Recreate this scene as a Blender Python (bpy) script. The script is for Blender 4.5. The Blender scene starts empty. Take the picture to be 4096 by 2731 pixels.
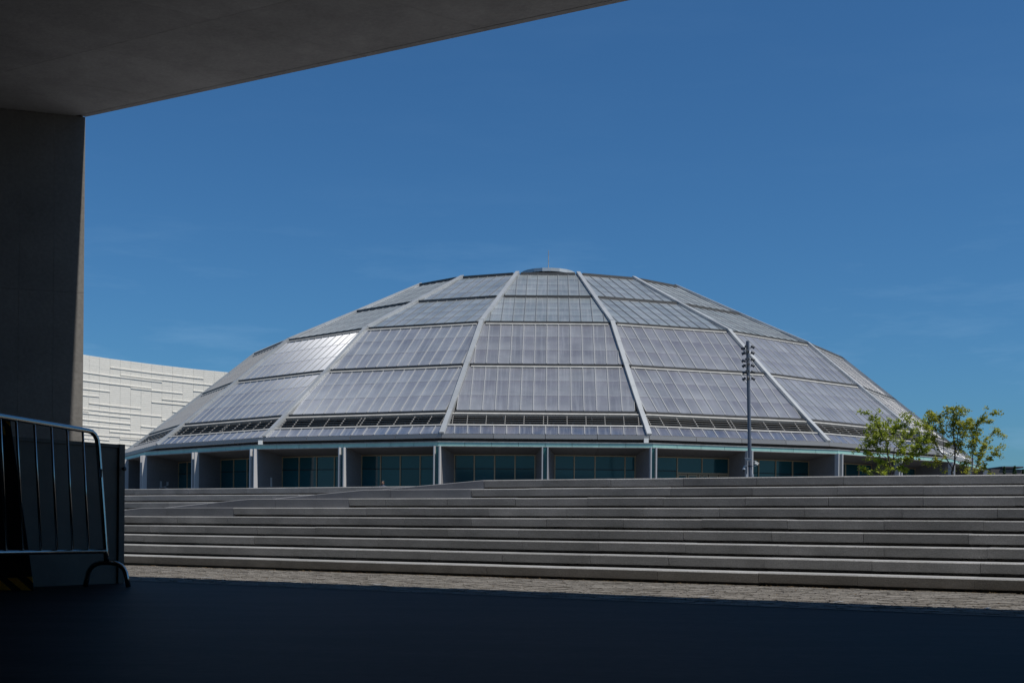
import bpy, bmesh, math, random
from mathutils import Vector, Matrix
random.seed(7)
S = bpy.context.scene
COL = S.collection
R_ = math.radians

# ------------------------------------------------------------------ camera, sky, sun, exposure
EYE = 0.55
FOC, PX, PY, ROLL = 4756.45, 2134.2, 2102.2, -0.00895      # lens in pixels of the 4096 px wide frame, optical centre, roll
cam = bpy.data.cameras.new('camera'); co = bpy.data.objects.new('camera', cam); COL.objects.link(co)
cam.sensor_width = 36; cam.lens = FOC / 4096 * 36
cam.shift_x = (2048 - PX) / 4096; cam.shift_y = (PY - 1365.5) / 4096
cam.clip_start = 0.05; cam.clip_end = 6000
co.matrix_world = Matrix.Translation((0, 0, EYE)) @ Matrix.Rotation(math.pi / 2, 4, 'X') @ Matrix.Rotation(-ROLL, 4, 'Z')
S.camera = co

ELEV = 60.0
ce, se = math.cos(R_(ELEV)), math.sin(R_(ELEV))
SUN = Vector((0.885 * ce + 0.466 * 0.0236 * se, -0.466 * ce + 0.885 * 0.0236 * se, se)).normalized()
world = bpy.data.worlds.new('World'); S.world = world; world.use_nodes = True
wn, wl = world.node_tree.nodes, world.node_tree.links
bg = wn['Background']
sky = wn.new('ShaderNodeTexSky'); sky.sky_type = 'NISHITA'; sky.sun_disc = False
sky.sun_elevation = R_(ELEV); sky.sun_rotation = math.atan2(SUN.x, SUN.y)
sky.air_density = 1.0; sky.dust_density = 1.0; sky.ozone_density = 6.0; sky.altitude = 200
tc = wn.new('ShaderNodeTexCoord')
mp = wn.new('ShaderNodeMapping'); mp.inputs['Scale'].default_value = (1.8, 1.8, 10.0); mp.inputs['Rotation'].default_value = (0.0, R_(13), 0.0); mp.inputs['Location'].default_value = (3.1, 0.4, 0.9)
nz = wn.new('ShaderNodeTexNoise'); nz.inputs['Scale'].default_value = 2.2; nz.inputs['Detail'].default_value = 6; nz.inputs['Roughness'].default_value = 0.62
cr = wn.new('ShaderNodeValToRGB'); cr.color_ramp.elements[0].position = 0.50; cr.color_ramp.elements[1].position = 0.78
cr.color_ramp.elements[0].color = (0, 0, 0, 1); cr.color_ramp.elements[1].color = (0.5, 0.5, 0.5, 1)
cz_ = wn.new('ShaderNodeSeparateXYZ'); wl.new(tc.outputs['Generated'], cz_.inputs[0])
cm = wn.new('ShaderNodeMapRange'); cm.inputs[1].default_value = 0.08; cm.inputs[2].default_value = 0.27; cm.inputs[3].default_value = 1.0; cm.inputs[4].default_value = 0.05; wl.new(cz_.outputs[2], cm.inputs[0])
cmu = wn.new('ShaderNodeMath'); cmu.operation = 'MULTIPLY'
mx = wn.new('ShaderNodeMixRGB'); mx.inputs[2].default_value = (7.5, 6.9, 8.2, 1)
tint = wn.new('ShaderNodeMixRGB'); tint.blend_type = 'MULTIPLY'; tint.inputs[0].default_value = 1; tint.inputs[2].default_value = (0.60, 1.12, 1.42, 1)
wl.new(tc.outputs['Generated'], mp.inputs[0]); wl.new(mp.outputs[0], nz.inputs['Vector']); wl.new(nz.outputs[0], cr.inputs[0])
wl.new(cr.outputs[0], cmu.inputs[0]); wl.new(cm.outputs[0], cmu.inputs[1]); wl.new(cmu.outputs[0], mx.inputs[0]); wl.new(sky.outputs[0], mx.inputs[1]); wl.new(mx.outputs[0], tint.inputs[1]); wl.new(tint.outputs[0], bg.inputs[0])
bg.inputs['Strength'].default_value = 0.06
sl = bpy.data.lights.new('sun', 'SUN'); so = bpy.data.objects.new('sun', sl); COL.objects.link(so)
sl.energy = 4.2; sl.angle = R_(0.55); sl.color = (1.0, 0.95, 0.87)
so.rotation_euler = SUN.to_track_quat('Z', 'Y').to_euler(); so.location = (30, -20, 60)
S.view_settings.view_transform = 'Standard'; S.view_settings.look = 'None'
S.view_settings.exposure = 0.0; S.view_settings.gamma = 1.0
S.view_settings.use_curve_mapping = False
S.cycles.max_bounces = 10; S.cycles.diffuse_bounces = 6; S.cycles.glossy_bounces = 4; S.cycles.transmission_bounces = 4
S.cycles.sample_clamp_indirect = 4.0
S.cycles.use_denoising = True

# ------------------------------------------------------------------ helpers
def inv(x, y):
    c, s = math.cos(ROLL), math.sin(ROLL); a = x - PX; b = PY - y
    return (c * a + s * b) / FOC, (-s * a + c * b) / FOC
def at(x, y, Y):
    u, v = inv(x, y); return Vector((u * Y, Y, EYE + v * Y))
def tag(o, label=None, cat=None, group=None, kind=None):
    if label: o['label'] = label
    if cat: o['category'] = cat
    if group: o['group'] = group
    if kind: o['kind'] = kind
    return o
def thing(name, loc, label, cat, group=None):
    o = bpy.data.objects.new(name, None); COL.objects.link(o); o.location = loc; o.empty_display_size = 0.2
    return tag(o, label, cat, group)
ROOTLOC = {}
def wloc(o):
    v = Vector((0, 0, 0))
    while o is not None: v += Vector(o.location); o = o.parent
    return v
class MB:
    def __init__(s): s.v = []; s.f = []; s.uv = None
    def poly(s, vs, fs):
        n = len(s.v); s.v += [tuple(p) for p in vs]; s.f += [tuple(i + n for i in f) for f in fs]; return s
    def box8(s, p):      # p: bottom 4 then top 4
        return s.poly(p, [(0, 3, 2, 1), (4, 5, 6, 7), (0, 1, 5, 4), (1, 2, 6, 5), (2, 3, 7, 6), (3, 0, 4, 7)])
    def obox(s, o, a, b, c):   # corner + three edge vectors
        o, a, b, c = Vector(o), Vector(a), Vector(b), Vector(c)
        return s.box8([o, o + a, o + a + b, o + b, o + c, o + a + c, o + a + b + c, o + b + c])
    def bar(s, p, q, w, h, up=Vector((0, 0, 1))):   # box beam from p to q, centred, width w, height h along up
        p, q = Vector(p), Vector(q); d = (q - p).normalized(); sd = d.cross(up)
        if sd.length < 1e-4: sd = d.cross(Vector((0, 1, 0)))
        sd.normalize(); u2 = sd.cross(d).normalized()
        return s.obox(p - sd * w / 2 - u2 * h / 2, sd * w, q - p, u2 * h)
    def prism(s, base, off):   # polygon extruded by vector
        n = len(base); off = Vector(off)
        vs = [Vector(b) for b in base] + [Vector(b) + off for b in base]
        fs = [tuple(range(n))[::-1], tuple(range(n, 2 * n))] + [(i, (i + 1) % n, (i + 1) % n + n, i + n) for i in range(n)]
        return s.poly(vs, fs)
    def tube(s, pts, r, n=8, cap=True):
        pts = [Vector(p) for p in pts]; rs = r if isinstance(r, (list, tuple)) else [r] * len(pts)
        base = len(s.v); prev = None
        for i, p in enumerate(pts):
            d = (pts[min(i + 1, len(pts) - 1)] - pts[max(i - 1, 0)]).normalized()
            if prev is None:
                a = d.cross(Vector((0, 0, 1)));
                if a.length < 1e-3: a = d.cross(Vector((1, 0, 0)))
            else: a = prev - d * prev.dot(d)
            a.normalize(); prev = a; b = d.cross(a)
            for k in range(n):
                t = 2 * math.pi * k / n; s.v.append(tuple(p + (a * math.cos(t) + b * math.sin(t)) * rs[i]))
        for i in range(len(pts) - 1):
            for k in range(n):
                s.f.append((base + i * n + k, base + i * n + (k + 1) % n, base + (i + 1) * n + (k + 1) % n, base + (i + 1) * n + k))
        if cap:
            s.f.append(tuple(base + k for k in range(n))[::-1]); s.f.append(tuple(base + (len(pts) - 1) * n + k for k in range(n)))
        return s
    def lathe(s, prof, o, ax, n=16):    # prof: (r, h) along axis ax from origin o
        o, ax = Vector(o), Vector(ax).normalized(); a = ax.orthogonal().normalized(); b = ax.cross(a); base = len(s.v)
        for r, h in prof:
            for k in range(n):
                t = 2 * math.pi * k / n; s.v.append(tuple(o + ax * h + (a * math.cos(t) + b * math.sin(t)) * r))
        for i in range(len(prof) - 1):
            for k in range(n):
                s.f.append((base + i * n + k, base + i * n + (k + 1) % n, base + (i + 1) * n + (k + 1) % n, base + (i + 1) * n + k))
        s.f.append(tuple(base + k for k in range(n))[::-1]); s.f.append(tuple(base + (len(prof) - 1) * n + k for k in range(n)))
        return s
    def build(s, name, m, parent=None, smooth=False, fix=True):
        me = bpy.data.meshes.new(name); off = wloc(parent) if parent else Vector((0, 0, 0))
        me.from_pydata([tuple(Vector(v) - off) for v in s.v], [], s.f)
        if fix:
            bm = bmesh.new(); bm.from_mesh(me); bmesh.ops.recalc_face_normals(bm, faces=bm.faces); bm.to_mesh(me); bm.free()
        if s.uv:
            lay = me.uv_layers.new(name='UVMap')
            for poly in me.polygons:
                for li in poly.loop_indices: lay.data[li].uv = s.uv[me.loops[li].vertex_index]
        me.materials.append(m)
        if smooth:
            for p in me.polygons: p.use_smooth = True
        o = bpy.data.objects.new(name, me); COL.objects.link(o)
        if parent: o.parent = parent
        return o

def mat(name, col, rough=0.7, metal=0.0, var=0.0, vscale=3.0, stretch=(1, 1, 1), rnd=0.0, bump=0.0, bscale=40.0, col2=None, spec=0.5, coords='Object', grain=0.0, gscale=120.0):
    m = bpy.data.materials.new(name); m.use_nodes = True; n, l = m.node_tree.nodes, m.node_tree.links
    p = n['Principled BSDF']; p.inputs['Roughness'].default_value = rough; p.inputs['Metallic'].default_value = metal
    p.inputs['Specular IOR Level'].default_value = spec
    col = tuple(col) + (1,); cur = None
    t = n.new('ShaderNodeTexCoord'); mpn = n.new('ShaderNodeMapping'); mpn.inputs['Scale'].default_value = stretch
    l.new(t.outputs[coords], mpn.inputs[0])
    if var > 0 or col2:
        nn = n.new('ShaderNodeTexNoise'); nn.inputs['Scale'].default_value = vscale; nn.inputs['Detail'].default_value = 7; nn.inputs['Roughness'].default_value = 0.65
        l.new(mpn.outputs[0], nn.inputs['Vector'])
        mm = n.new('ShaderNodeMixRGB'); rp = n.new('ShaderNodeValToRGB'); rp.color_ramp.elements[0].position = 0.3; rp.color_ramp.elements[1].position = 0.7
        l.new(nn.outputs[0], rp.inputs[0]); l.new(rp.outputs[0], mm.inputs[0])
        c2 = tuple(col2) + (1,) if col2 else tuple(c * (1 - var) for c in col[:3]) + (1,)
        mm.inputs[1].default_value = c2; mm.inputs[2].default_value = tuple(c * (1 + var * 0.6) for c in col[:3]) + (1,)
        cur = mm.outputs[0]
    if grain > 0:
        gn = n.new('ShaderNodeTexNoise'); gn.inputs['Scale'].default_value = gscale; gn.inputs['Detail'].default_value = 2
        l.new(t.outputs[coords], gn.inputs['Vector'])
        mr = n.new('ShaderNodeMapRange'); mr.inputs[1].default_value = 0.3; mr.inputs[2].default_value = 0.7; mr.inputs[3].default_value = 1 - grain; mr.inputs[4].default_value = 1 + grain
        l.new(gn.outputs[0], mr.inputs[0])
        vm = n.new('ShaderNodeVectorMath'); vm.operation = 'SCALE'
        if cur: l.new(cur, vm.inputs[0])
        else: vm.inputs[0].default_value = col[:3]
        l.new(mr.outputs[0], vm.inputs['Scale']); cur = vm.outputs[0]
    if rnd > 0:
        oi = n.new('ShaderNodeObjectInfo'); mr = n.new('ShaderNodeMapRange'); mr.inputs[3].default_value = 1 - rnd; mr.inputs[4].default_value = 1 + rnd
        l.new(oi.outputs['Random'], mr.inputs[0]); vm = n.new('ShaderNodeVectorMath'); vm.operation = 'SCALE'
        if cur: l.new(cur, vm.inputs[0])
        else: vm.inputs[0].default_value = col[:3]
        l.new(mr.outputs[0], vm.inputs['Scale']); cur = vm.outputs[0]
    if cur: l.new(cur, p.inputs['Base Color'])
    else: p.inputs['Base Color'].default_value = col
    if bump > 0:
        bn = n.new('ShaderNodeTexNoise'); bn.inputs['Scale'].default_value = bscale; bn.inputs['Detail'].default_value = 4
        l.new(mpn.outputs[0], bn.inputs['Vector']); bp = n.new('ShaderNodeBump'); bp.inputs['Strength'].default_value = bump; bp.inputs['Distance'].default_value = 0.01
        l.new(bn.outputs[0], bp.inputs['Height']); l.new(bp.outputs[0], p.inputs['Normal'])
    return m

def pane_mat(name, ca, cb, rough, aniso, spec, edge=0.4):
    # ribbed translucent sheet: pale run-off streaks down the slope, dirt along the glazing bars, faint shade bands of the purlins inside
    m = bpy.data.materials.new(name); m.use_nodes = True; n, l = m.node_tree.nodes, m.node_tree.links
    n.remove(n['Principled BSDF']); p = n.new('ShaderNodeBsdfDiffuse'); gl = n.new('ShaderNodeBsdfAnisotropic'); gl.distribution = 'BECKMANN'
    gl.inputs['Roughness'].default_value = rough; gl.inputs['Anisotropy'].default_value = aniso; gl.inputs['Rotation'].default_value = 0.25; gl.inputs['Color'].default_value = (0.95, 0.96, 1.0, 1)
    ms = n.new('ShaderNodeMixShader'); lw = n.new('ShaderNodeLayerWeight'); lw.inputs[0].default_value = 0.5; lm = n.new('ShaderNodeMapRange'); lm.inputs[1].default_value = 0.94; lm.inputs[2].default_value = 0.80; lm.inputs[3].default_value = 0.03; lm.inputs[4].default_value = spec; l.new(lw.outputs['Facing'], lm.inputs[0]); l.new(lm.outputs[0], ms.inputs[0]);   # gloss cut at grazing angles to suppress sun glare on the edge facets
    l.new(p.outputs[0], ms.inputs[1]); l.new(gl.outputs[0], ms.inputs[2]); l.new(ms.outputs[0], n['Material Output'].inputs[0])
    tg = n.new('ShaderNodeTangent'); tg.direction_type = 'UV_MAP'; tg.uv_map = 'UVMap'; l.new(tg.outputs[0], gl.inputs['Tangent'])
    uv = n.new('ShaderNodeUVMap'); uv.uv_map = 'UVMap'
    oi = n.new('ShaderNodeObjectInfo')
    sep = n.new('ShaderNodeSeparateXYZ'); l.new(uv.outputs[0], sep.inputs[0])
    mpn = n.new('ShaderNodeMapping'); mpn.inputs['Scale'].default_value = (4.0, 0.35, 1); l.new(uv.outputs[0], mpn.inputs[0])
    st = n.new('ShaderNodeTexNoise'); st.inputs['Scale'].default_value = 1.0; st.inputs['Detail'].default_value = 5; st.inputs['Roughness'].default_value = 0.6
    l.new(mpn.outputs[0], st.inputs['Vector'])
    rp = n.new('ShaderNodeValToRGB'); rp.color_ramp.elements[0].position = 0.5; rp.color_ramp.elements[1].position = 0.8
    rp.color_ramp.elements[1].color = (0.62, 0.62, 0.62, 1); l.new(st.outputs[0], rp.inputs[0])
    big = n.new('ShaderNodeTexNoise'); big.inputs['Scale'].default_value = 0.5; big.inputs['Detail'].default_value = 4; l.new(uv.outputs[0], big.inputs['Vector'])
    rb = n.new('ShaderNodeValToRGB'); rb.color_ramp.elements[0].position = 0.35; rb.color_ramp.elements[1].position = 0.65; l.new(big.outputs[0], rb.inputs[0])
    base = n.new('ShaderNodeMixRGB'); base.inputs[1].default_value = tuple(ca) + (1,); base.inputs[2].default_value = tuple(cb) + (1,); l.new(rb.outputs[0], base.inputs[0])
    # bands across: shade of the purlins behind, put into the colour
    mb = n.new('ShaderNodeMapping'); mb.inputs['Scale'].default_value = (0.5, 2.2, 1); l.new(uv.outputs[0], mb.inputs[0])
    bnd = n.new('ShaderNodeTexNoise'); bnd.inputs['Scale'].default_value = 1.0; bnd.inputs['Detail'].default_value = 3; l.new(mb.outputs[0], bnd.inputs['Vector'])
    mr = n.new('ShaderNodeMapRange'); mr.inputs[1].default_value = 0.3; mr.inputs[2].default_value = 0.7; mr.inputs[3].default_value = 0.86; mr.inputs[4].default_value = 1.1
    l.new(bnd.outputs[0], mr.inputs[0])
    rr = n.new('ShaderNodeMapRange'); rr.inputs[3].default_value = 0.9; rr.inputs[4].default_value = 1.1; l.new(oi.outputs['Random'], rr.inputs[0])
    mu = n.new('ShaderNodeMath'); mu.operation = 'MULTIPLY'; l.new(mr.outputs[0], mu.inputs[0]); l.new(rr.outputs[0], mu.inputs[1])
    fv = n.new('ShaderNodeMath'); fv.operation = 'FRACT'; l.new(sep.outputs[1], fv.inputs[0])
    fvr = n.new('ShaderNodeValToRGB'); e = fvr.color_ramp.elements; e[0].position = 0.0; e[0].color = (1.12, 1.12, 1.12, 1); e[1].position = 1.0; e[1].color = (0.84, 0.8, 0.82, 1)
    e2 = fvr.color_ramp.elements.new(0.45); e2.color = (1.0, 1.0, 1.0, 1); e3 = fvr.color_ramp.elements.new(0.78); e3.color = (0.92, 0.9, 0.92, 1)
    l.new(fv.outputs[0], fvr.inputs[0])
    vm0 = n.new('ShaderNodeVectorMath'); vm0.operation = 'SCALE'; l.new(base.outputs[0], vm0.inputs[0]); l.new(mu.outputs[0], vm0.inputs['Scale'])
    vm = n.new('ShaderNodeVectorMath'); vm.operation = 'MULTIPLY'; l.new(vm0.outputs[0], vm.inputs[0]); l.new(fvr.outputs[0], vm.inputs[1])
    # distance to nearest glazing bar (u is in strips)
    fr = n.new('ShaderNodeMath'); fr.operation = 'FRACT'; l.new(sep.outputs[0], fr.inputs[0])
    ab = n.new('ShaderNodeMath'); ab.operation = 'PINGPONG'; ab.inputs[1].default_value = 0.5; l.new(fr.outputs[0], ab.inputs[0])
    ed = n.new('ShaderNodeMapRange'); ed.inputs[1].default_value = 0.0; ed.inputs[2].default_value = 0.2; ed.inputs[3].default_value = edge; ed.inputs[4].default_value = 0.0
    l.new(ab.outputs[0], ed.inputs[0])
    mxm = n.new('ShaderNodeMath'); mxm.operation = 'MAXIMUM'; l.new(rp.outputs[0], mxm.inputs[0]); l.new(ed.outputs[0], mxm.inputs[1])
    fin = n.new('ShaderNodeMixRGB'); fin.inputs[2].default_value = (0.46, 0.46, 0.46, 1); l.new(mxm.outputs[0], fin.inputs[0]); l.new(vm.outputs[0], fin.inputs[1])
    l.new(fin.outputs[0], p.inputs['Color'])
    return m

M = {}
M['granite'] = mat('granite', (0.36, 0.358, 0.358), 0.8, col2=(0.25, 0.25, 0.247), vscale=2.6, stretch=(1, 1, 1.6), rnd=0.14, bump=0.5, bscale=60, grain=0.15, gscale=80)
M['granite_smooth'] = mat('granite_smooth', (0.29, 0.29, 0.3), 0.7, var=0.2, vscale=1.2, rnd=0.1, bump=0.2, bscale=60, grain=0.1, gscale=80)
M['sett'] = mat('sett', (0.225, 0.205, 0.18), 0.9, var=0.45, vscale=6, bump=0.8, bscale=45, grain=0.3, gscale=60, stretch=(1.0, 1.6, 1))
M['jointsand'] = mat('jointsand', (0.16, 0.14, 0.11), 0.95, var=0.3)
M['terrace'] = mat('terrace', (0.12, 0.115, 0.11), 0.85, var=0.2)
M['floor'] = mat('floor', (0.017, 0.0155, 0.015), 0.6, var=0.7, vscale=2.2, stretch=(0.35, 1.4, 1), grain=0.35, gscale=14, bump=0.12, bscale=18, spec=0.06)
M['concrete'] = mat('concrete', (0.32, 0.323, 0.34), 0.85, var=0.28, vscale=1.3, bump=0.25, bscale=25, rnd=0.05, grain=0.06, gscale=30)
M['concrete_wall'] = mat('concrete_wall', (0.28, 0.272, 0.262), 0.85, var=0.2, vscale=1.1, bump=0.25, bscale=25, rnd=0.05, grain=0.08, gscale=30)
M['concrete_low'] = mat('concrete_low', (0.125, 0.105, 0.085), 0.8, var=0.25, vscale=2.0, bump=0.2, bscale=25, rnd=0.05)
M['dark'] = mat('dark', (0.02, 0.02, 0.022), 0.8)
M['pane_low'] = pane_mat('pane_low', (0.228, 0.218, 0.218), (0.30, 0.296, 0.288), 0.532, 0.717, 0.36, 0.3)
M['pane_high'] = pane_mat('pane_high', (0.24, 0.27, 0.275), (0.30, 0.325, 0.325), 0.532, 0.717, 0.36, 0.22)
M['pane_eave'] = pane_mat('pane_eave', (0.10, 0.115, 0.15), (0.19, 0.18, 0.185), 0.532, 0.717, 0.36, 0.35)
M['alu'] = mat('alu', (0.42, 0.43, 0.43), 0.42, 0.2, var=0.12, vscale=0.8, rnd=0.05, spec=0.6)
M['glazebar'] = mat('glazebar', (0.36, 0.36, 0.355), 0.5, 0.1)
M['glazebar_dark'] = mat('glazebar_dark', (0.17, 0.18, 0.185), 0.5, 0.1)
M['purlin'] = mat('purlin', (0.28, 0.30, 0.32), 0.5)
M['purlin_dark'] = mat('purlin_dark', (0.16, 0.18, 0.19), 0.5)
M['capmetal'] = mat('capmetal', (0.56, 0.6, 0.62), 0.5, 0.0, rnd=0.2)
M['ring'] = mat('ring', (0.085, 0.08, 0.075), 0.6, 0.0, var=0.2, rnd=0.05)
M['flash'] = mat('flash', (0.5, 0.48, 0.44), 0.55, var=0.2, rnd=0.08)
M['louvre'] = mat('louvre', (0.25, 0.235, 0.215), 0.6, rnd=0.05)
M['gutter'] = mat('gutter', (0.29, 0.285, 0.28), 0.5, 0.2, rnd=0.12)
M['reveal'] = mat('reveal', (0.07, 0.07, 0.075), 0.8, rnd=0.05)
M['stonecap'] = mat('stonecap', (0.36, 0.35, 0.34), 0.8, var=0.35, vscale=3, rnd=0.08)
M['teal'] = mat('teal', (0.31, 0.52, 0.46), 0.35, var=0.08, rnd=0.06, spec=0.5)
M['tealdark'] = mat('tealdark', (0.03, 0.12, 0.12), 0.3)
M['soffit'] = mat('soffit', (0.17, 0.165, 0.165), 0.85, var=0.12, rnd=0.05)
M['pier'] = mat('pier', (0.215, 0.205, 0.205), 0.85, var=0.15, vscale=0.6, bump=0.3, bscale=10, grain=0.08, gscale=12)
M['fin'] = mat('fin', (0.5, 0.49, 0.49), 0.7)
M['bronze'] = mat('bronze', (0.42, 0.31, 0.19), 0.5, 0.2)
M['white'] = mat('white', (0.74, 0.705, 0.63), 0.7, var=0.06, rnd=0.05)
M['whiteledge'] = mat('whiteledge', (0.78, 0.74, 0.66), 0.7)
M['joint'] = mat('joint', (0.2, 0.2, 0.18), 0.8)
M['glass'] = mat('glass', (0.014, 0.075, 0.09), 0.06, rnd=0.25, spec=0.5)
M['black'] = mat('black', (0.012, 0.012, 0.013), 0.5)
M['steel'] = mat('steel', (0.43, 0.41, 0.38), 0.17, 1.0)
M['pole'] = mat('pole', (0.10, 0.115, 0.145), 0.45, 0.1, var=0.1)
M['lamp'] = mat('lamp', (0.06, 0.065, 0.075), 0.5)
M['lampglass'] = mat('lampglass', (0.25, 0.24, 0.22), 0.1)
M['camgrey'] = mat('camgrey', (0.4, 0.42, 0.44), 0.4)
M['camwhite'] = mat('camwhite', (0.8, 0.79, 0.74), 0.4)
M['yellow'] = mat('yellow', (0.85, 0.42, 0.02), 0.6, var=0.15, vscale=8)
M['rubber'] = mat('rubber', (0.02, 0.021, 0.024), 0.7)
M['bark'] = mat('bark', (0.09, 0.075, 0.065), 0.9, var=0.3, vscale=20)
def leafmat(name, a, b):
    m = mat(name, b, 0.55, col2=a, vscale=3.5, spec=0.35); m.node_tree.nodes['Principled BSDF'].inputs['Roughness'].default_value = 0.5
    n, l = m.node_tree.nodes, m.node_tree.links; p = n['Principled BSDF']; tr = n.new('ShaderNodeBsdfTranslucent'); ad = n.new('ShaderNodeMixShader'); ad.inputs[0].default_value = 0.42
    src = p.inputs['Base Color'].links[0].from_socket; l.new(src, tr.inputs[0]); l.new(p.outputs[0], ad.inputs[1]); l.new(tr.outputs[0], ad.inputs[2]); l.new(ad.outputs[0], n['Material Output'].inputs[0])
    return m
M['leaf_green'] = leafmat('leaf_green', (0.2, 0.27, 0.02), (0.42, 0.47, 0.05))
M['leaf_yellow'] = leafmat('leaf_yellow', (0.24, 0.28, 0.025), (0.46, 0.44, 0.055))
M['leaf_far'] = leafmat('leaf_far', (0.02, 0.05, 0.02), (0.05, 0.09, 0.03))
M['brownleaf'] = mat('brownleaf', (0.16, 0.075, 0.025), 0.8, col2=(0.22, 0.15, 0.06), vscale=9)
M['farwall'] = mat('farwall', (0.1, 0.09, 0.085), 0.9)
M['skin'] = mat('skin', (0.22, 0.12, 0.08), 0.6); M['hair'] = mat('hair', (0.012, 0.01, 0.009), 0.6); M['cloth'] = mat('cloth', (0.06, 0.07, 0.1), 0.9); M['trouser'] = mat('trouser', (0.03, 0.03, 0.035), 0.9)

# ------------------------------------------------------------------ the stair geometry
RISE, TREAD = 0.128, 0.385            # tread measured along Y
NP = Vector((0.466, 0.885, 0))        # into the stair, square to the nosings
def Yk(X, k, shift=0.0):
    if X > 9: q = 12.38 - 0.531 * 9 + 0.0032 * 81 - 0.473 * (X - 9)
    elif X < -9: q = 12.38 + 0.531 * 9 + 0.0032 * 81 - 0.589 * (X + 9)
    else: q = 12.38 - 0.531 * X + 0.0032 * X * X
    return q + (k - 1) * TREAD + shift
def Xat(px, k, shift=0.0, py=2000):
    u = inv(px, py)[0]; X = 0.0
    for _ in range(40): X = u * Yk(X, k, shift)
    return X
SHIFT = 2.1        # the upper flight stands back behind the ramp

# ------------------------------------------------------------------ ground, floor, terrace
def sheet(name, pts, m, kind='structure'):
    o = MB().poly(pts, [tuple(range(len(pts)))]).build(name, m); tag(o, kind=kind); return o
BAND0 = 9.18 - 12.38       # near edge of the sett band, offset along Y from the first nosing line
def lineY(X, off): return Yk(X, 1) + off
# one sheet to the horizon lies under everything
sheet('ground', [(-2500, -600, -0.02), (2500, -600, -0.02), (2500, 4000, -0.02), (-2500, 4000, -0.02)], M['terrace'])
xs = [-13, -9, -6, -3, 0, 3, 6, 9, 14, 30]
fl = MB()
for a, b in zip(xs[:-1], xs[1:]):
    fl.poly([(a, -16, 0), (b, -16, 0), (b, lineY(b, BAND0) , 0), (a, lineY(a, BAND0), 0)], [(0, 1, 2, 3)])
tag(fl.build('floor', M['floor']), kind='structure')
bd = MB()
for a, b in zip(xs[:-1], xs[1:]):
    bd.poly([(a, lineY(a, BAND0), -0.008), (b, lineY(b, BAND0), -0.008), (b, lineY(b, 0.3), -0.008), (a, lineY(a, 0.3), -0.008)], [(0, 1, 2, 3)])
tag(bd.build('pavement', M['jointsand']), kind='structure')
# setts: rows along the steps
se_ = MB(); d = BAND0 + 0.02
while d < 0.05:
    wrow = random.choice([0.05, 0.056, 0.062]); x = -8.5 + random.random() * 0.2
    while x < 7.0:
        L = random.uniform(0.07, 0.26); g = 0.0028; z = random.gauss(0.001, 0.0016); tl = random.gauss(0, 0.002)
        x2 = x + L; y1a, y1b = lineY(x + g, d), lineY(x2 - g, d)
        c = 0.003
        P = [(x + g, y1a + g, -0.02), (x2 - g, y1b + g, -0.02), (x2 - g, y1b + wrow - g, -0.02), (x + g, y1a + wrow - g, -0.02),
             (x + g + c, y1a + g + c, z), (x2 - g - c, y1b + g + c, z + tl), (x2 - g - c, y1b + wrow - g - c, z + tl), (x + g + c, y1a + wrow - g - c, z)]
        se_.poly(P, [(4, 5, 6, 7), (0, 1, 5, 4), (1, 2, 6, 5), (2, 3, 7, 6), (3, 0, 4, 7)])
        x = x2
    d += wrow
so_ = se_.build('paving_setts', M['sett'], fix=False); tag(so_, 'band of small worn stone setts between the dark floor and the steps', kind='stuff')
# kerb-like edging strip between setts and floor
ed = MB()
for a, b in zip(xs[:-1], xs[1:]):
    ed.poly([(a, lineY(a, BAND0 - 0.06), 0.004), (b, lineY(b, BAND0 - 0.06), 0.004), (b, lineY(b, BAND0 + 0.01), 0.004), (a, lineY(a, BAND0 + 0.01), 0.004)], [(0, 1, 2, 3)])
tag(ed.build('kerb_strip', M['concrete_low']), kind='structure')
# upper terrace
TZ = 9 * RISE
xe = Xat(1935, 9)
tr = MB(); tx = [xe, 2, 5, 9, 20, 80, 900]
for a, b in zip(tx[:-1], tx[1:]):
    tr.poly([(a, Yk(a, 9) + 0.3, TZ - .004), (b, max(-300, Yk(b, 9) + 0.3), TZ - .004), (b * 2.2, 3500, TZ - .004), (a * 2.2, 3500, TZ - .004)], [(0, 1, 2, 3)])
tx = [-900, -40, -9, -4, xe]
for a, b in zip(tx[:-1], tx[1:]):
    tr.poly([(a, Yk(a, 9, SHIFT) + 0.3, TZ - .004), (b, Yk(b, 9, SHIFT) + 0.3, TZ - .004), (b * 2.2, 3500, TZ - .004), (a * 2.2, 3500, TZ - .004)], [(0, 1, 2, 3)])
tag(tr.build('terrace', M['terrace']), kind='structure')

# ------------------------------------------------------------------ granite steps
steps = thing('granite_steps', (0.0, 12.4, 0.0), 'wide flight of nine rough grey granite steps with undercut risers below the terrace', 'steps')
def step_block(xa, xb, k, shift, parent, name='granite_block', proud=0.0):
    ya, yb = Yk(xa, k, shift), Yk(xb, k, shift); top = k * RISE + random.gauss(0, 0.0012); bot = (k - 1) * RISE - 0.003
    A, B = Vector((xa, ya, 0)), Vector((xb, yb, 0)); dz = (B - A).normalized(); n = Vector((-dz.y, dz.x, 0))
    g_ = random.choice([0.0008, 0.0012, 0.0028]); A = A + dz * g_ - n * proud; B = B - dz * g_ - n * proud
    c = 0.011; h = 0.094 + random.gauss(0, 0.001)
    prof = [(c, top), (0.0, top - c), (0.012, top - h), (0.02, top - h - 0.004), (0.15, top - h - 0.004), (0.15, bot), (0.5, bot), (0.5, top)]
    j = random.gauss(0, 0.0015)
    v = []
    for P in (A, B):
        for dd, z in prof: v.append(tuple(P + n * (dd + j) + Vector((0, 0, z))))
    m = len(prof)
    f = [tuple(range(m))[::-1], tuple(range(m, 2 * m))] + [(i, i + m, (i + 1) % m + m, (i + 1) % m) for i in range(m)]
    return MB().poly(v, f).build(name, M['granite'], parent)
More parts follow.
